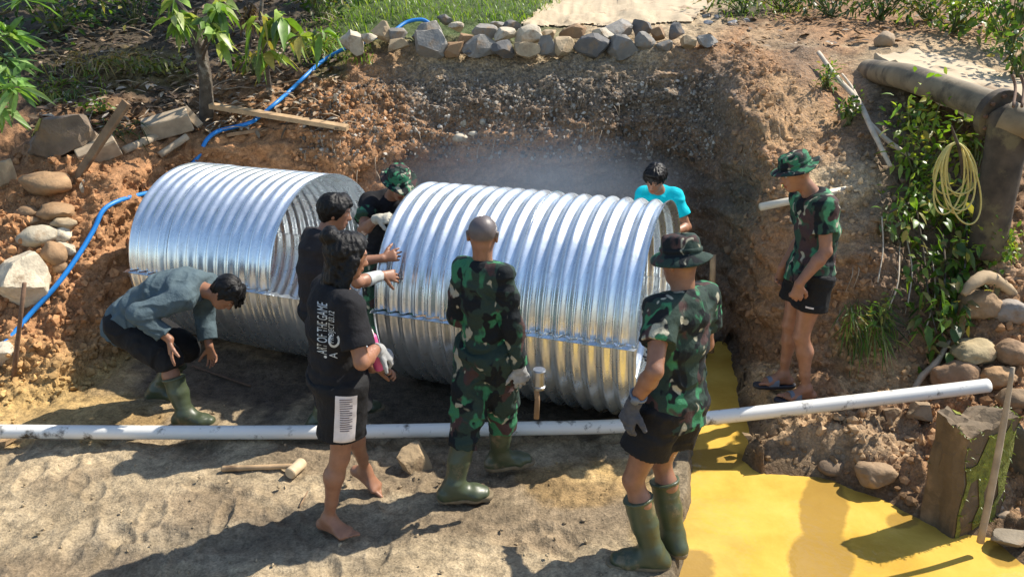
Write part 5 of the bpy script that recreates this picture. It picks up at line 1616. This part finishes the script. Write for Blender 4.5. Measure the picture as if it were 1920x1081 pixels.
# bare branches on the right bank
br = empty('bare_branch', tuple(hit(1620, 280)), 'whitish forked branch lying down the right bank among the weeds', 'branch')
off = Vector((0, -.10, .07))
mb = MB(); V, F = tube(spline([list(hit(*p) + off) for p in ((1526, 112), (1560, 160), (1598, 203), (1622, 255), (1656, 325))], 6), [.020, .024, .024, .022, .016], 9, wob=.06); mb.add(V, F); mb.build('main_stem', M_PALEBRANCH, br)
mb = MB(); V, F = tube(spline([list(hit(*p) + off * 1.1) for p in ((1596, 200), (1584, 176), (1568, 154))], 5), [.016, .013, .010], 8, wob=.06); mb.add(V, F); mb.build('fork', M_PALEBRANCH, br)
tube_thing('bare_branch', [hit(1612, 236) + off, hit(1650, 276) + off, hit(1702, 312) + off], [.014, .020, .014], M_PALEBRANCH, 'second, browner branch crossing under the whitish forked one', 'branch', 9, 6, .06)
tube_thing('bare_branch', [hit(1704, 735) + Vector((0, -.05, .02)), hit(1716, 705) + Vector((0, -.08, .03)), hit(1742, 676) + Vector((0, -.10, .04)), hit(1770, 640) + Vector((0, -.06, .03))], [.020, .024, .022, .014], M_WOODG, 'crooked stick leaning at the foot of the vines above the white pipe', 'branch', 9, 6, .12)
# old pipeline on the right
e = empty('pipeline', tuple(_at(1866, 300, 5.6)), 'old steel water pipeline with a black flanged elbow and a thick riser', 'pipeline')
mb = MB(); V, F = tube([_at(1628, 132, 7.75), _at(1700, 144, 6.6), _at(1770, 168, 6.15), _at(1862, 200, 5.66)], [.105, .105, .105, .105], 24); mb.add(V, F); mb.build('pipe_run', M_PIPE, e, sharp=40)
fd = (_at(1862, 200, 5.66) - _at(1770, 168, 6.15)).normalized()
fc = _at(1872, 214, 5.58)
mb = MB(); V, F = tube([fc - fd * .035, fc - fd * .03, fc + fd * .03, fc + fd * .035], [.165, .175, .175, .165], 28); mb.add(V, F); mb.build('flange', M_BLACKIRON, e, sharp=40)
bb = MB()
for i in range(10):
    a = 2 * math.pi * i / 10; sx = fd.cross(Vector((0, 0, 1))).normalized(); sy = sx.cross(fd)
    q = fc + (sx * math.cos(a) + sy * math.sin(a)) * .145
    V, F = tube([q - fd * .055, q + fd * .055], .014, 6); bb = MB().add(V, F); bb.build('bolt', M_RUST, e, sharp=40)
mb = MB(); V, F = tube(spline([list(_at(1884, 218, 5.48)), list(_at(1905, 226, 5.43)), list(_at(1930, 232, 5.40)), list(_at(1990, 250, 5.35))], 6), .112, 24); mb.add(V, F); mb.build('outlet_pipe', M_PIPE, e, sharp=60)
mb = MB(); V, F = tube(spline([list(fc + fd * .02), list(_at(1889, 236, 5.50)), list(_at(1884, 282, 5.50)), list(_at(1866, 380, 5.50)), list(_at(1846, 480, 5.52))], 8), [.128, .135, .130, .125, .12], 22, wob=.012); mb.add(V, F); mb.build('riser', M_BLACKIRON, e)
mb = MB()
for dx in (0, 16):
    V, F = tube(spline([list(_at(1898 + dx, 140, 5.55)), list(_at(1904 + dx, 165, 5.5)), list(_at(1900 + dx, 200, 5.3))], 5), .010, 7); mb.add(V, F)
mb.build('wire_hook', M_RUST, e)
# coil of rope
e_pts = []
rp = []
rr5 = random.Random(5)
top = _at(1792, 266, 5.28)
for i in range(8):
    cx = 1792 + rr5.uniform(-24, 28); wdt = rr5.uniform(22, 40); hgt = rr5.uniform(45, 68) * (1.15 if i in (1, 4) else 1)
    for k in range(14):
        t = 2 * math.pi * k / 14 + 1.57
        px = 1792 + (cx - 1792) * (1 - math.sin(t)) * .5 + math.cos(t) * wdt * (.75 + .25 * (1 - math.sin(t)) * .5)
        py = 268 + (1 - math.sin(t)) * hgt
        rp.append(list(_at(px, py, 5.28 + .012 * i - .01 * math.sin(3 * t))))
tube_thing('rope_coil', rp, .0062, M_ROPE, 'coil of yellow rope hanging from a twig in front of the riser', 'rope', 7, 3)
tube_thing('twig', [_at(1806, 330, 5.34), _at(1800, 285, 5.31), _at(1788, 250, 5.26), _at(1784, 236, 5.2)], [.014, .012, .009, .004], M_BARK, 'dark twig that carries the yellow rope coil', 'branch', 7, 4)
# mud lip over the boulders
tube_thing('root', [_at(1806, 552, 5.12), _at(1826, 530, 5.16), _at(1850, 520, 5.22), _at(1880, 534, 5.28), _at(1905, 555, 5.3)], [.02, .045, .05, .04, .03], mat('dry_root', (.40, .29, .17), .9, var=.3, bstr=.7, bscale=30), 'thick pale root arching over the tan boulder', 'root', 10, 6, .12)

# ------------------------------------------------------------------ foliage
def leaves_mesh(pos, dirs, ln, wd, colr, droop=.25, fold=.25, seed=0, nrmup=.6):
    r = np.random.default_rng(seed)
    n = len(pos)
    pos = np.asarray(pos, float); d = np.asarray(dirs, float); d = d / (np.linalg.norm(d, axis=1)[:, None] + 1e-9)
    up = r.normal(0, 1, (n, 3)) * (1 - nrmup) + np.array([0, 0, 1.0]) * nrmup
    s = np.cross(d, up); s /= np.linalg.norm(s, axis=1)[:, None] + 1e-9
    nn = np.cross(s, d)
    ln = np.broadcast_to(ln, n) * r.uniform(.7, 1.25, n); wd = np.broadcast_to(wd, n) * r.uniform(.75, 1.2, n)
    dr = droop * r.uniform(.4, 1.5, n)
    T = [0, .3, .62, 1.0]; Wd = [.10, .9, .85, .04]
    V = np.zeros((n, 12, 3))
    for i, (t, w_) in enumerate(zip(T, Wd)):
        c = pos + d * (ln * t)[:, None] - np.array([0, 0, 1.0]) * (dr * ln * t * t)[:, None]
        for j, sg in enumerate((-1, 0, 1)):
            V[:, i * 3 + j] = c + s * (sg * wd * w_ * .5)[:, None] + nn * (abs(sg) * fold * wd * w_ * .5)[:, None]
    q = np.array([(i * 3 + j, i * 3 + j + 1, i * 3 + j + 4, i * 3 + j + 3) for i in range(3) for j in range(2)])
    F = (np.arange(n)[:, None, None] * 12 + q[None]).reshape(-1, 4)
    colr = np.asarray(colr, float)
    pick = colr[r.integers(0, len(colr), n)] * r.uniform(.75, 1.25, (n, 1))
    return V.reshape(-1, 3), F, np.repeat(pick, 12, 0)

def leaf_obj(name, pos, dirs, ln, wd, colr, parent=None, **k):
    V, F, c = leaves_mesh(pos, dirs, ln, wd, colr, **k)
    me = mesh_from(name, V, F); set_col(me, c)
    return obj(name, me, M_LEAF, parent)

G1 = [(.055, .11, .018), (.075, .15, .022), (.04, .085, .018), (.10, .17, .03), (.17, .15, .05)]
GB = [(.12, .23, .02), (.17, .28, .03), (.09, .18, .02), (.22, .30, .05), (.32, .29, .07), (.14, .26, .03)]
GD = [(.025, .055, .015), (.035, .07, .02), (.045, .085, .022)]
GY = [(.24, .24, .05), (.16, .2, .035), (.30, .26, .08)]
DRY = [(.22, .13, .06), (.30, .2, .1), (.14, .085, .045), (.36, .27, .16)]

def bush(name, label, base, size, n, ln, wd, colr, seed, cat='shrub', clumps=9, droop=.3, group=None, stems=True, flat=.0, nrmup=.6):
    """base: foot of the plant; size: half-extents of its foliage above the foot"""
    r = np.random.default_rng(seed)
    base = np.array(list(base)); size = np.array(size, float)
    e = empty(name, tuple(base), label, cat, group)
    cen = base + np.array([0, 0, size[2]]) + r.normal(0, .5, (clumps, 3)).clip(-1, 1) * size
    pos, dr = [], []
    mb = MB()
    for c in cen:
        V, F = tube(spline([base + r.normal(0, .02, 3), (base + c) / 2 + r.normal(0, .05, 3) * size, c], 4), [.010, .007, .003], 5); mb.add(V, F)
        k = n // clumps
        a = r.normal(0, .33, (k, 3)) * size
        pos.append(c + a); dr.append(a / (size + 1e-6) + r.normal(0, .45, (k, 3)) + np.array([0, -.1, .2 - flat]))
    leaf_obj('leaves', np.concatenate(pos), np.concatenate(dr), ln, wd, colr, e, seed=seed, droop=droop, nrmup=nrmup)
    if stems: mb.build('stem', M_STEM, e)
    return e

def tree(name, label, pts, radii, clusters, leaf, colr, seed, droop=.5, ln=.22, wd=.085, limbs=True, group=None, cat='tree', perleaf=14, m=M_BARK):
    """pts: trunk points; clusters: (centre, radius, count)"""
    r = np.random.default_rng(seed)
    e = empty(name, tuple(pts[0]), label, cat, group)
    mb = MB(); sp_ = spline([list(p) for p in pts], 6); V, F = tube(sp_, radii, 12, wob=.05); mb.add(V, F); mb.build('trunk', m, e)
    pos, dr = [], []
    lb = MB()
    for (c, rad, n) in clusters:
        c = np.array(list(c)); j = np.argmin(np.linalg.norm(sp_ - c + np.array([0, 0, rad * .6]), axis=1))
        if limbs:
            V, F = tube(spline([sp_[j], (sp_[j] + c) / 2 + r.normal(0, .08, 3), c], 5), [.022, .014, .006], 6); lb.add(V, F)
        nw = max(1, n // perleaf)
        for w_ in range(nw):
            wc = c + r.normal(0, .45, 3) * rad
            a = r.normal(0, 1, (perleaf, 3)); a /= np.linalg.norm(a, axis=1)[:, None]
            a[:, 2] = a[:, 2] * .5 - .05
            pos.append(wc + a * .03); dr.append(a)
    leaf_obj('crown', np.concatenate(pos), np.concatenate(dr), ln, wd, colr, e, seed=seed, droop=droop)
    if limbs and lb.n: lb.build('limb', m, e)
    return e

# cacao trees on the left hill; their crowns reach above the picture
b0 = hit(386, 224)
tree('cacao_tree', 'mottled cacao tree trunk above the left culvert with bright drooping leaves', [b0 - Vector((0, 0, .1)), _at(384, 140, b0.y), _at(366, 60, b0.y + .05), _at(322, -10, b0.y + .1), _at(300, -120, b0.y + .3)], [.075, .062, .055, .048, .04],
     [(_at(350, 30, 7.5), .14, 20), (_at(385, 52, 7.45), .16, 26), (_at(405, 30, 7.5), .12, 16), (_at(420, 22, 7.6), .12, 14), (_at(395, 75, 7.4), .10, 10), (_at(330, 5, 7.6), .15, 16)], 0,
     [(.14, .26, .04), (.22, .34, .07), (.10, .19, .035), (.34, .40, .14)], 11, .7, .165, .092, perleaf=6)
b0 = hit(505, 168)
tree('cacao_tree', 'young cacao sapling with large hanging leaves, some brown, left of the blue hose', [b0 - Vector((0, 0, .1)), _at(498, 110, b0.y - .1), _at(488, 40, b0.y - .15), _at(500, -60, b0.y - .1)], [.03, .025, .02, .014],
     [(_at(500, 95, 7.7), .12, 12), (_at(515, 30, 7.7), .14, 18), (_at(540, 45, 7.7), .12, 12), (_at(560, 60, 7.6), .10, 10), (_at(590, 65, 7.7), .09, 8), (_at(470, 45, 7.8), .10, 8)], 0,
     [(.15, .28, .04), (.26, .36, .07), (.08, .14, .04), (.34, .30, .08)], 12, 1.0, .20, .10, perleaf=6)
b0 = hit(470, 90)
tree('dead_shoot', 'brown dried leaves hanging on a shoot at the top left of centre', [b0 - Vector((0, 0, .1)), _at(466, 40, b0.y), _at(460, -30, b0.y)], [.02, .018, .014],
     [(_at(460, 10, b0.y - .1), .12, 18), (_at(470, 35, b0.y - .1), .10, 16), (_at(452, 30, b0.y - .1), .08, 10)], 0, DRY, 13, 1.4, .16, .05, perleaf=6)
# tree leaning in from the left edge
ecl = [(_at(8, 165, 6.2), .12, 22), (_at(30, 178, 6.1), .12, 22), (_at(10, 205, 6.1), .10, 14), (_at(20, 85, 6.3), .13, 24), (_at(5, 60, 6.3), .14, 20), (_at(25, 18, 6.4), .16, 26), (_at(-20, 120, 6.3), .2, 30), (_at(-60, 40, 6.3), .3, 50), (_at(-40, 180, 6.2), .2, 30), (_at(5, 120, 6.35), .12, 16)]
tree('leafy_tree', 'tree with whorls of long narrow leaves reaching in at the left edge', [_at(-180, 520, 6.2), _at(-140, 300, 6.3), _at(-90, 100, 6.4), _at(-60, -100, 6.5)], [.09, .08, .06, .04], ecl, 0,
     [(.18, .33, .08), (.12, .24, .06), (.28, .42, .15), (.07, .15, .04)], 14, .35, .19, .052, perleaf=11)
# trees beyond the top of the picture, whose crowns shade the left hill
for i, (c, rad, n) in enumerate([((-1.5, 10.5, 6.4), 1.9, 1500), ((-3.8, 11.4, 6.6), 2.0, 1700), ((-2.2, 13.2, 7.0), 2.0, 1400), ((-5.8, 12.2, 7.2), 2.0, 1300)]):
    gx_, gy_ = c[0] - .6, max(c[1] + 1.0, 12.9)
    g0 = Vector((gx_, gy_, gz(gx_, gy_, 12) - .2))
    r = np.random.default_rng(60 + i)
    cl = [(np.array(c) + r.normal(0, .55, 3) * rad * np.array([1, 1, .45]), .55, n // 10) for k in range(10)]
    tree('shade_tree', 'tall broad-leaved tree standing up the hill behind the cacao trees', [g0, g0 + Vector((.1, -.1, 1.8)), Vector(c) + Vector((-.2, .3, -.6)), Vector(c) + Vector((0, 0, .8))], [.14, .12, .08, .03], cl, 0, G1, 70 + i, .4, .27, .11, group='trees up the hill')

# shrubs
def foot(px, py): return hit(px, py)
bush('shrub', 'bright leafy bush in the top left corner', foot(105, 62), (.75, .4, .38), 330, .10, .045, GB + G1, 21, clumps=16)
bush('shrub', 'dark bush in the shade at the top left edge', foot(25, 120), (.5, .3, .35), 240, .10, .04, GD, 22, clumps=10)
bush('shrub', 'dark thicket in deep shade at the top edge, left of the cacao trunk', foot(250, 45), (.7, .4, .4), 420, .10, .045, GD, 53, clumps=14)  # dark leaves stand in for near-black shade on the hill
bush('shrub', 'dark leafy shrub at the top edge between the cacao sapling and the grass', foot(600, 35), (.35, .25, .22), 240, .10, .045, GD + G1, 54, clumps=10)  # dark foliage added where the slope falls into shade
bush('fern', 'low fern tuft growing beside the flat-topped boulder', foot(120, 185), (.22, .15, .12), 130, .16, .016, G1 + GY, 23, 'fern', 8, .6, stems=False)
bush('fern', 'yellowish dry fern patch on the slope above the boulder', foot(190, 130), (.45, .25, .09), 260, .15, .014, [(.30, .2, .07), (.24, .2, .07), (.36, .27, .12)], 24, 'fern', 12, .6, stems=False)
bush('weed', 'pale green weed patch left of the cacao trunk', foot(275, 140), (.42, .2, .09), 260, .07, .03, [(.16, .19, .04), (.22, .22, .06), (.1, .13, .03)], 25, 'weed', 12, .3, stems=False)
bush('weed', 'small green weed growing above the leaning board', foot(180, 212), (.10, .08, .06), 60, .06, .03, GB, 26, 'weed', 6, .3, stems=False)
bush('weed', 'dark grass-like weed beside the timber blocks', foot(235, 265), (.14, .1, .10), 90, .13, .012, GD + G1, 27, 'weed', 6, .6, stems=False)
bush('weed', 'weed with yellow-green leaves below the cacao sapling', foot(478, 140), (.16, .12, .12), 60, .10, .045, GY + G1, 28, 'weed', 6, .5)
bush('shrub', 'green bush behind the right end of the stone row', foot(1395, 25), (.42, .3, .2), 300, .08, .035, G1, 31, clumps=14)
bush('shrub', 'dark green bush at the top edge right of the road', foot(1465, 22), (.45, .3, .2), 300, .08, .035, GD + G1, 32, clumps=14)
bush('shrub', 'bright bush at the top right, left of the darker corner bush', foot(1785, 62), (.50, .3, .30), 420, .09, .042, GB + G1, 33, clumps=16)
bush('shrub', 'large bush in the top right corner', foot(1890, 100), (.42, .3, .55), 520, .10, .045, GB + G1, 34, clumps=18)
bush('shrub', 'dark leafy shrub hanging over the path at the right edge', foot(1908, 148), (.20, .2, .2), 200, .09, .045, GD + G1, 35, clumps=10)
bush('shrub', 'dark bush in the shade at the top edge, right of the pale road', foot(1560, 32), (.5, .3, .28), 340, .09, .04, GD, 51, clumps=14)  # added dark foliage imitates the shaded hollow
bush('shrub', 'dark shrub above the lone stone at the top right', foot(1650, 40), (.42, .3, .26), 300, .085, .036, GD + G1, 52, clumps=12)  # also added to darken the hollow along the top
bush('shrub', 'low bush along the top edge right of the centre', foot(1740, 40), (.5, .3, .25), 320, .09, .04, G1, 36, clumps=14)
bush('shrub', 'sunlit yellow-green shrub on the right bank beside the bare branches', foot(1722, 345), (.26, .18, .33), 360, .085, .034, GB + [(.28, .36, .05), (.34, .40, .07)], 37, clumps=20)
bush('shrub', 'bushy green weed at the upper end of the right bank slope', foot(1705, 248), (.18, .14, .14), 150, .06, .026, GB + GY, 38, clumps=12)
bush('shrub', 'bright leaves around the top of the rope coil', foot(1800, 292) + Vector((0, -.25, 0)), (.16, .1, .12), 70, .085, .034, GB, 39, clumps=8)
bush('shrub', 'sunlit shrub low behind the rope coil', foot(1745, 420), (.24, .14, .18), 170, .08, .034, GB + GY, 40, clumps=12)
bush('shrub', 'small bright shrub right of the riser at its foot', foot(1862, 490), (.14, .12, .14), 210, .06, .028, GB, 41, clumps=10)
bush('weed', 'pale large-leaved weed sticking out left of the vines', foot(1655, 432), (.09, .08, .05), 22, .11, .05, [(.30, .36, .22), (.2, .28, .14)], 42, 'weed', 4, .3)
bush('weed', 'thin weed beside the upper end of the whitish branch', foot(1550, 165), (.09, .1, .10), 130, .06, .02, GB + G1, 43, 'weed', 8, .3)
bush('weed', 'weed growing beside the middle of the whitish branch', foot(1590, 235), (.10, .1, .12), 130, .06, .022, G1, 44, 'weed', 8, .3)
bush('weed', 'small yellowish weed on the brown slope behind the hat of the soldier in sandals', foot(1480, 355), (.06, .06, .05), 40, .05, .022, GY + GB, 45, 'weed', 5, .3)
bush('weed', 'weeds left of the stone row near the blue hose', foot(610, 100), (.34, .25, .10), 380, .12, .012, GB, 46, 'weed', 12, .5, stems=False)
# vine curtain
r = np.random.default_rng(81)
def vine(name, label, pts, n, ln, wd, colr, seed, spread=.10, cat='vine'):
    r = np.random.default_rng(seed)
    e = empty(name, tuple(pts[0]), label, cat)
    sp_ = spline([list(p) for p in pts], 8)
    mb = MB(); V, F = tube(sp_, [.009, .007, .004], 6); mb.add(V, F); mb.build('stem', M_BARK, e)
    i = r.integers(0, len(sp_), n)
    pos = sp_[i] + r.normal(0, spread, (n, 3)) * np.array([1, .6, 1])
    d = r.normal(0, .7, (n, 3)) + np.array([0, -.6, -.15])
    leaf_obj('leaves', pos, d, ln, wd, colr, e, seed=seed, droop=.5)
    return e
o_ = Vector((0, -.14, .04))
vine('vine', 'dark creeper hanging down the bank left of the riser', [hit(1700, 395) + o_, hit(1712, 470) + o_, hit(1722, 560) + o_, hit(1735, 620) + o_], 150, .085, .045, G1 + GB, 82, .11)
vine('vine', 'leafy creeper falling beside the foot of the riser', [hit(1790, 400) + o_, hit(1792, 450) + o_, hit(1785, 520) + o_, hit(1770, 585) + o_], 150, .09, .05, G1 + GB, 83, .12)
vine('vine', 'broad-leaved creeper between the two other vines', [hit(1748, 440) + o_, hit(1752, 510) + o_, hit(1742, 580) + o_, hit(1748, 640) + o_], 95, .11, .06, G1, 84, .10)
vine('vine', 'light creeper with fresh leaves over the top of the vine curtain', [hit(1650, 400) + o_, hit(1700, 380) + o_, hit(1760, 385) + o_, hit(1815, 420) + o_], 150, .08, .042, GB, 85, .08)
for i, pts in enumerate([[(1675, 455), (1672, 520), (1655, 570)], [(1732, 470), (1738, 540), (1722, 600)], [(1688, 440), (1698, 500), (1690, 560)], [(1640, 400), (1642, 460), (1632, 520)]]):
    tube_thing('hanging_root', [hit(*q) + Vector((0, -.10 - .02 * (i % 2), 0)) for q in pts], .005, M_PALEBRANCH, 'thin pale root dangling down the face of the right bank', 'root', 6, 5, group='roots hanging on the right bank')

def blades(name, pos, h_, w_, colr, lean=.5, seed=0, hang=0.0, parent=None):
    r = np.random.default_rng(seed); n = len(pos)
    d = r.normal(0, lean, (n, 3)); d[:, 2] = 1 - 2.2 * hang * r.uniform(.4, 1, n)
    d[:, 1] -= hang
    V, F, c = leaves_mesh(pos, d, h_, w_, colr, droop=.5, fold=.1, seed=seed, nrmup=.1)
    me = mesh_from(name, V, F); set_col(me, c)
    return obj(name, me, M_LEAF, parent)
# hanging grass tuft
e = empty('grass_tuft', tuple(hit(1615, 575)), 'tuft of long grass hanging from the ledge beside the soldier in sandals', 'grass tuft')
p0 = np.array([list(hit(r.uniform(1580, 1665), r.uniform(560, 640)) + Vector((0, -.03, 0))) for i in range(190)])
blades('blades', p0, .22, .009, GB + G1 + [(.3, .3, .12)], .6, 91, .75, e)
bush('weed', 'leafy weed growing out of the hanging grass tuft', hit(1650, 610) + Vector((0, -.05, 0)), (.10, .08, .12), 70, .06, .02, GB + GY, 92, 'weed', 7, .5)

# ------------------------------------------------------------------ stuff: grass, leaf litter, clods, gravel
def scatter(n, x0, x1, y0, y1, seed, cond=None):
    r = np.random.default_rng(seed); out = []
    for i in range(n):
        px, py = r.uniform(x0, x1), r.uniform(y0, y1)
        p = hit(px, py)
        if cond is None or cond(px, py, p): out.append(list(p))
    return np.array(out)
gp = np.concatenate([scatter(2600, 600, 1060, -25, 46, 95, lambda x, y, p: y < 46 + (x - 820) * .0 and not (x > 990 and y > 5 + (1060 - x) * .5)), scatter(420, 560, 700, 40, 125, 96), scatter(200, 1350, 1500, 5, 40, 97), scatter(160, 60, 200, 130, 200, 98)])
g = blades('grass', gp, .16, .012, [(.13, .24, .02), (.18, .29, .03), (.09, .17, .02), (.24, .30, .06)], .45, 99)
tag(g, 'bright green grass growing behind the stone row', 'grass', kind='stuff')

lp = np.concatenate([scatter(2300, 60, 640, -20, 250, 101), scatter(300, 1300, 1920, -10, 90, 102)])
r = np.random.default_rng(104)
dd = r.normal(0, 1, (len(lp), 3)); dd[:, 2] *= .25
V, F, c = leaves_mesh(lp + np.array([0, 0, .02]), dd, .11, .045, [(.20, .13, .07), (.30, .22, .14), (.12, .08, .045), (.42, .35, .26), (.09, .06, .04)], .15, .3, 105, .8)
me = mesh_from('leaf_litter', V, F); set_col(me, c)
tag(obj('leaf_litter', me, mat('dead_leaf', (.2, .13, .07), .8, var=.2, scale=30, bstr=.2, attr=True)), 'dry fallen leaves covering the shaded slope', 'leaf litter', kind='stuff')
tw = MB()
for p in scatter(130, 100, 640, 10, 250, 106):
    a = r.uniform(0, 6.28); L = r.uniform(.1, .4)
    d = np.array([math.cos(a), math.sin(a), r.uniform(-.1, .4)]) * L
    V, F = tube([p + (0, 0, .02), p + d * .5 + (0, 0, .04), p + d + (0, 0, .02)], [.006, .005, .003], 5); tw.add(V, F)
tag(tw.build('fallen_twigs', M_WOODG), 'fallen twigs lying over the leaf litter', 'twigs', kind='stuff')

def clods(name, P, size, cols_, seed, m, label, cat, sink=.25, pw=2.5):
    r = np.random.default_rng(seed); n = len(P)
    V0, F0 = ICO1
    s = size[0] + (size[1] - size[0]) * r.uniform(0, 1, n) ** pw
    rad = 1 + r.uniform(-.42, .42, (n, len(V0)))
    ax = r.uniform(.65, 1.25, (n, 3))
    a = r.uniform(0, 6.28, n); ca, sa = np.cos(a), np.sin(a)
    L = V0[None] * rad[..., None] * ax[:, None]
    X = L[..., 0] * ca[:, None] - L[..., 1] * sa[:, None]; Yy = L[..., 0] * sa[:, None] + L[..., 1] * ca[:, None]
    V = np.stack([X, Yy, L[..., 2]], -1) * s[:, None, None] + P[:, None]
    F = (np.arange(n)[:, None, None] * len(V0) + F0[None]).reshape(-1, 3)
    me = mesh_from(name, V.reshape(-1, 3), F, False)
    c = cols_ if isinstance(cols_, np.ndarray) and len(cols_) == n else np.array(cols_)[r.integers(0, len(cols_), n)]
    c = c * r.uniform(.75, 1.25, (n, 1))
    set_col(me, np.repeat(c, len(V0), 0))
    return tag(obj(name, me, m), label, cat, kind='stuff')
M_CLOD = mat('earth_clod', (.3, .2, .1), .95, var=.25, scale=30, bscale=90, bstr=.5, bdist=.006, attr=True, spec=.2)
def pick(n, seed, cond):
    r = np.random.default_rng(seed)
    px, py = proj(TP)
    w_ = np.where(cond(px, py), 1.0, 0)
    i = r.choice(len(TP), n, p=w_ / w_.sum())
    return TP[i] + r.normal(0, .012, (n, 3)), TCOL[i]
P, cc = pick(6000, 111, lambda x, y: (x > -60) & (x < 470) & (y > 290) & (y < 760) & (TROW > 3.9) & (TROW < 7.3))
clods('soil_clods', P, (.004, .036), cc * 1.0, 112, M_CLOD, 'loose orange clods of earth on the left bank', 'soil clods', pw=4.5)
P, cc = pick(6500, 113, lambda x, y: (x > 560) & (x < 1340) & (y > 96) & (y < 300) & (TROW > 4.5) & (TROW < 7.4))
clods('gravel', P, (.004, .024), [(.13, .11, .09), (.2, .17, .14), (.30, .26, .21), (.42, .38, .32), (.10, .085, .07), (.26, .19, .13)], 114, M_CLOD, 'loose gravel weathering out of the cut face', 'gravel', pw=3.0)
P, cc = pick(6000, 115, lambda x, y: (x > 1370) & (x < 1960) & (y > 60) & (y < 950) & (TROW > 2.2) & (TROW < 8.5) & (TP[:, 2] > -.05) & (TP[:, 0] > 1.5))
clods('bank_clods', P, (.004, .034), cc * 1.05, 116, M_CLOD, 'clods and small stones on the brown right bank', 'soil clods', pw=4.0)
P, cc = pick(800, 117, lambda x, y: (x > -40) & (x < 1270) & (y > 700) & (y < 1100) & (TFL > .9))
clods('mud_crumbs', P, (.003, .014), cc * 1.0, 118, M_CLOD, 'crumbs of mud trodden on the ground', 'mud crumbs', pw=3.5)
P, cc = pick(1500, 119, lambda x, y: (x > 540) & (x < 760) & (y > 170) & (y < 420) & (TROW > 3.9) & (TROW < 7.3))
clods('soil_clods', P, (.006, .035), cc, 120, M_CLOD, 'orange clods on the bank behind the gap of the culverts', 'soil clods')

# rootlets and straws sticking out of the cut faces
rt_ = MB(); rg = np.random.default_rng(140)
for (x0, x1, y0, y1, n_) in ((700, 1260, 105, 270, 46), (1380, 1660, 120, 330, 34), (560, 720, 170, 330, 22), (1560, 1720, 380, 680, 26)):
    for q_ in scatter(n_, x0, x1, y0, y1, 141 + n_):
        L_ = rg.uniform(.06, .24); sx_ = rg.normal(0, .35) * L_
        V, F = tube(spline([q_ + (0, .02, 0), q_ + (sx_ * .4, -.05, -L_ * .3), q_ + (sx_, -.04 - .1 * L_, -L_)], 4), [.0045, .0035, .002], 5); rt_.add(V, F)
tag(rt_.build('rootlets', M_WOODG), 'thin roots and straws sticking out of the cut earth', 'roots', kind='stuff')
# moss tufts on the block
mp_ = mv_[r_.choice(MSEL, 420)]
mo = blades('moss_tuft', mp_, .035, .006, [(.14, .19, .02), (.2, .25, .03), (.09, .13, .015)], .6, 131, .35, None)
mo['kind'] = 'stuff'
mo.parent = blk; mo.matrix_parent_inverse = (Matrix.Translation(blk.location) @ blk.rotation_euler.to_matrix().to_4x4()).inverted()
# lens glare behind the right culvert, added as a thin bluish volume
m, nt, b = new_mat('smoke')
nt.nodes.remove(b)
vol = nt.nodes.new('ShaderNodeVolumePrincipled')
vol.inputs['Color'].default_value = (.62, .78, 1.0, 1)
vol.inputs['Anisotropy'].default_value = .3
tc = nt.nodes.new('ShaderNodeTexCoord')
ln_ = nt.nodes.new('ShaderNodeVectorMath'); ln_.operation = 'LENGTH'; nt.links.new(tc.outputs['Object'], ln_.inputs[0])
rr_ = ramp(nt, ln_.outputs['Value'], [(0.0, 1.0), (0.55, .42), (1.0, 0.0)])
ns_ = noise_tex(nt, 2.0, 3)
ml = N(nt, 'ShaderNodeMath', operation='MULTIPLY'); nt.links.new(rr_.outputs[0], ml.inputs[0]); nt.links.new(ns_.outputs['Fac'], ml.inputs[1])
m2 = N(nt, 'ShaderNodeMath', operation='MULTIPLY'); nt.links.new(ml.outputs[0], m2.inputs[0]); m2.inputs[1].default_value = 1.2
nt.links.new(m2.outputs[0], vol.inputs['Density'])
nt.links.new(vol.outputs[0], nt.nodes['Material Output'].inputs['Volume'])
V, F = ICO3
sm_ = obj('smoke', mesh_from('smoke', V, F), m)
sm_.location = (.15, 6.75, 1.22); sm_.scale = (1.55, .75, .62)
tag(sm_, 'thin bluish smoke hanging over the pit behind the right culvert', 'smoke', kind='stuff')
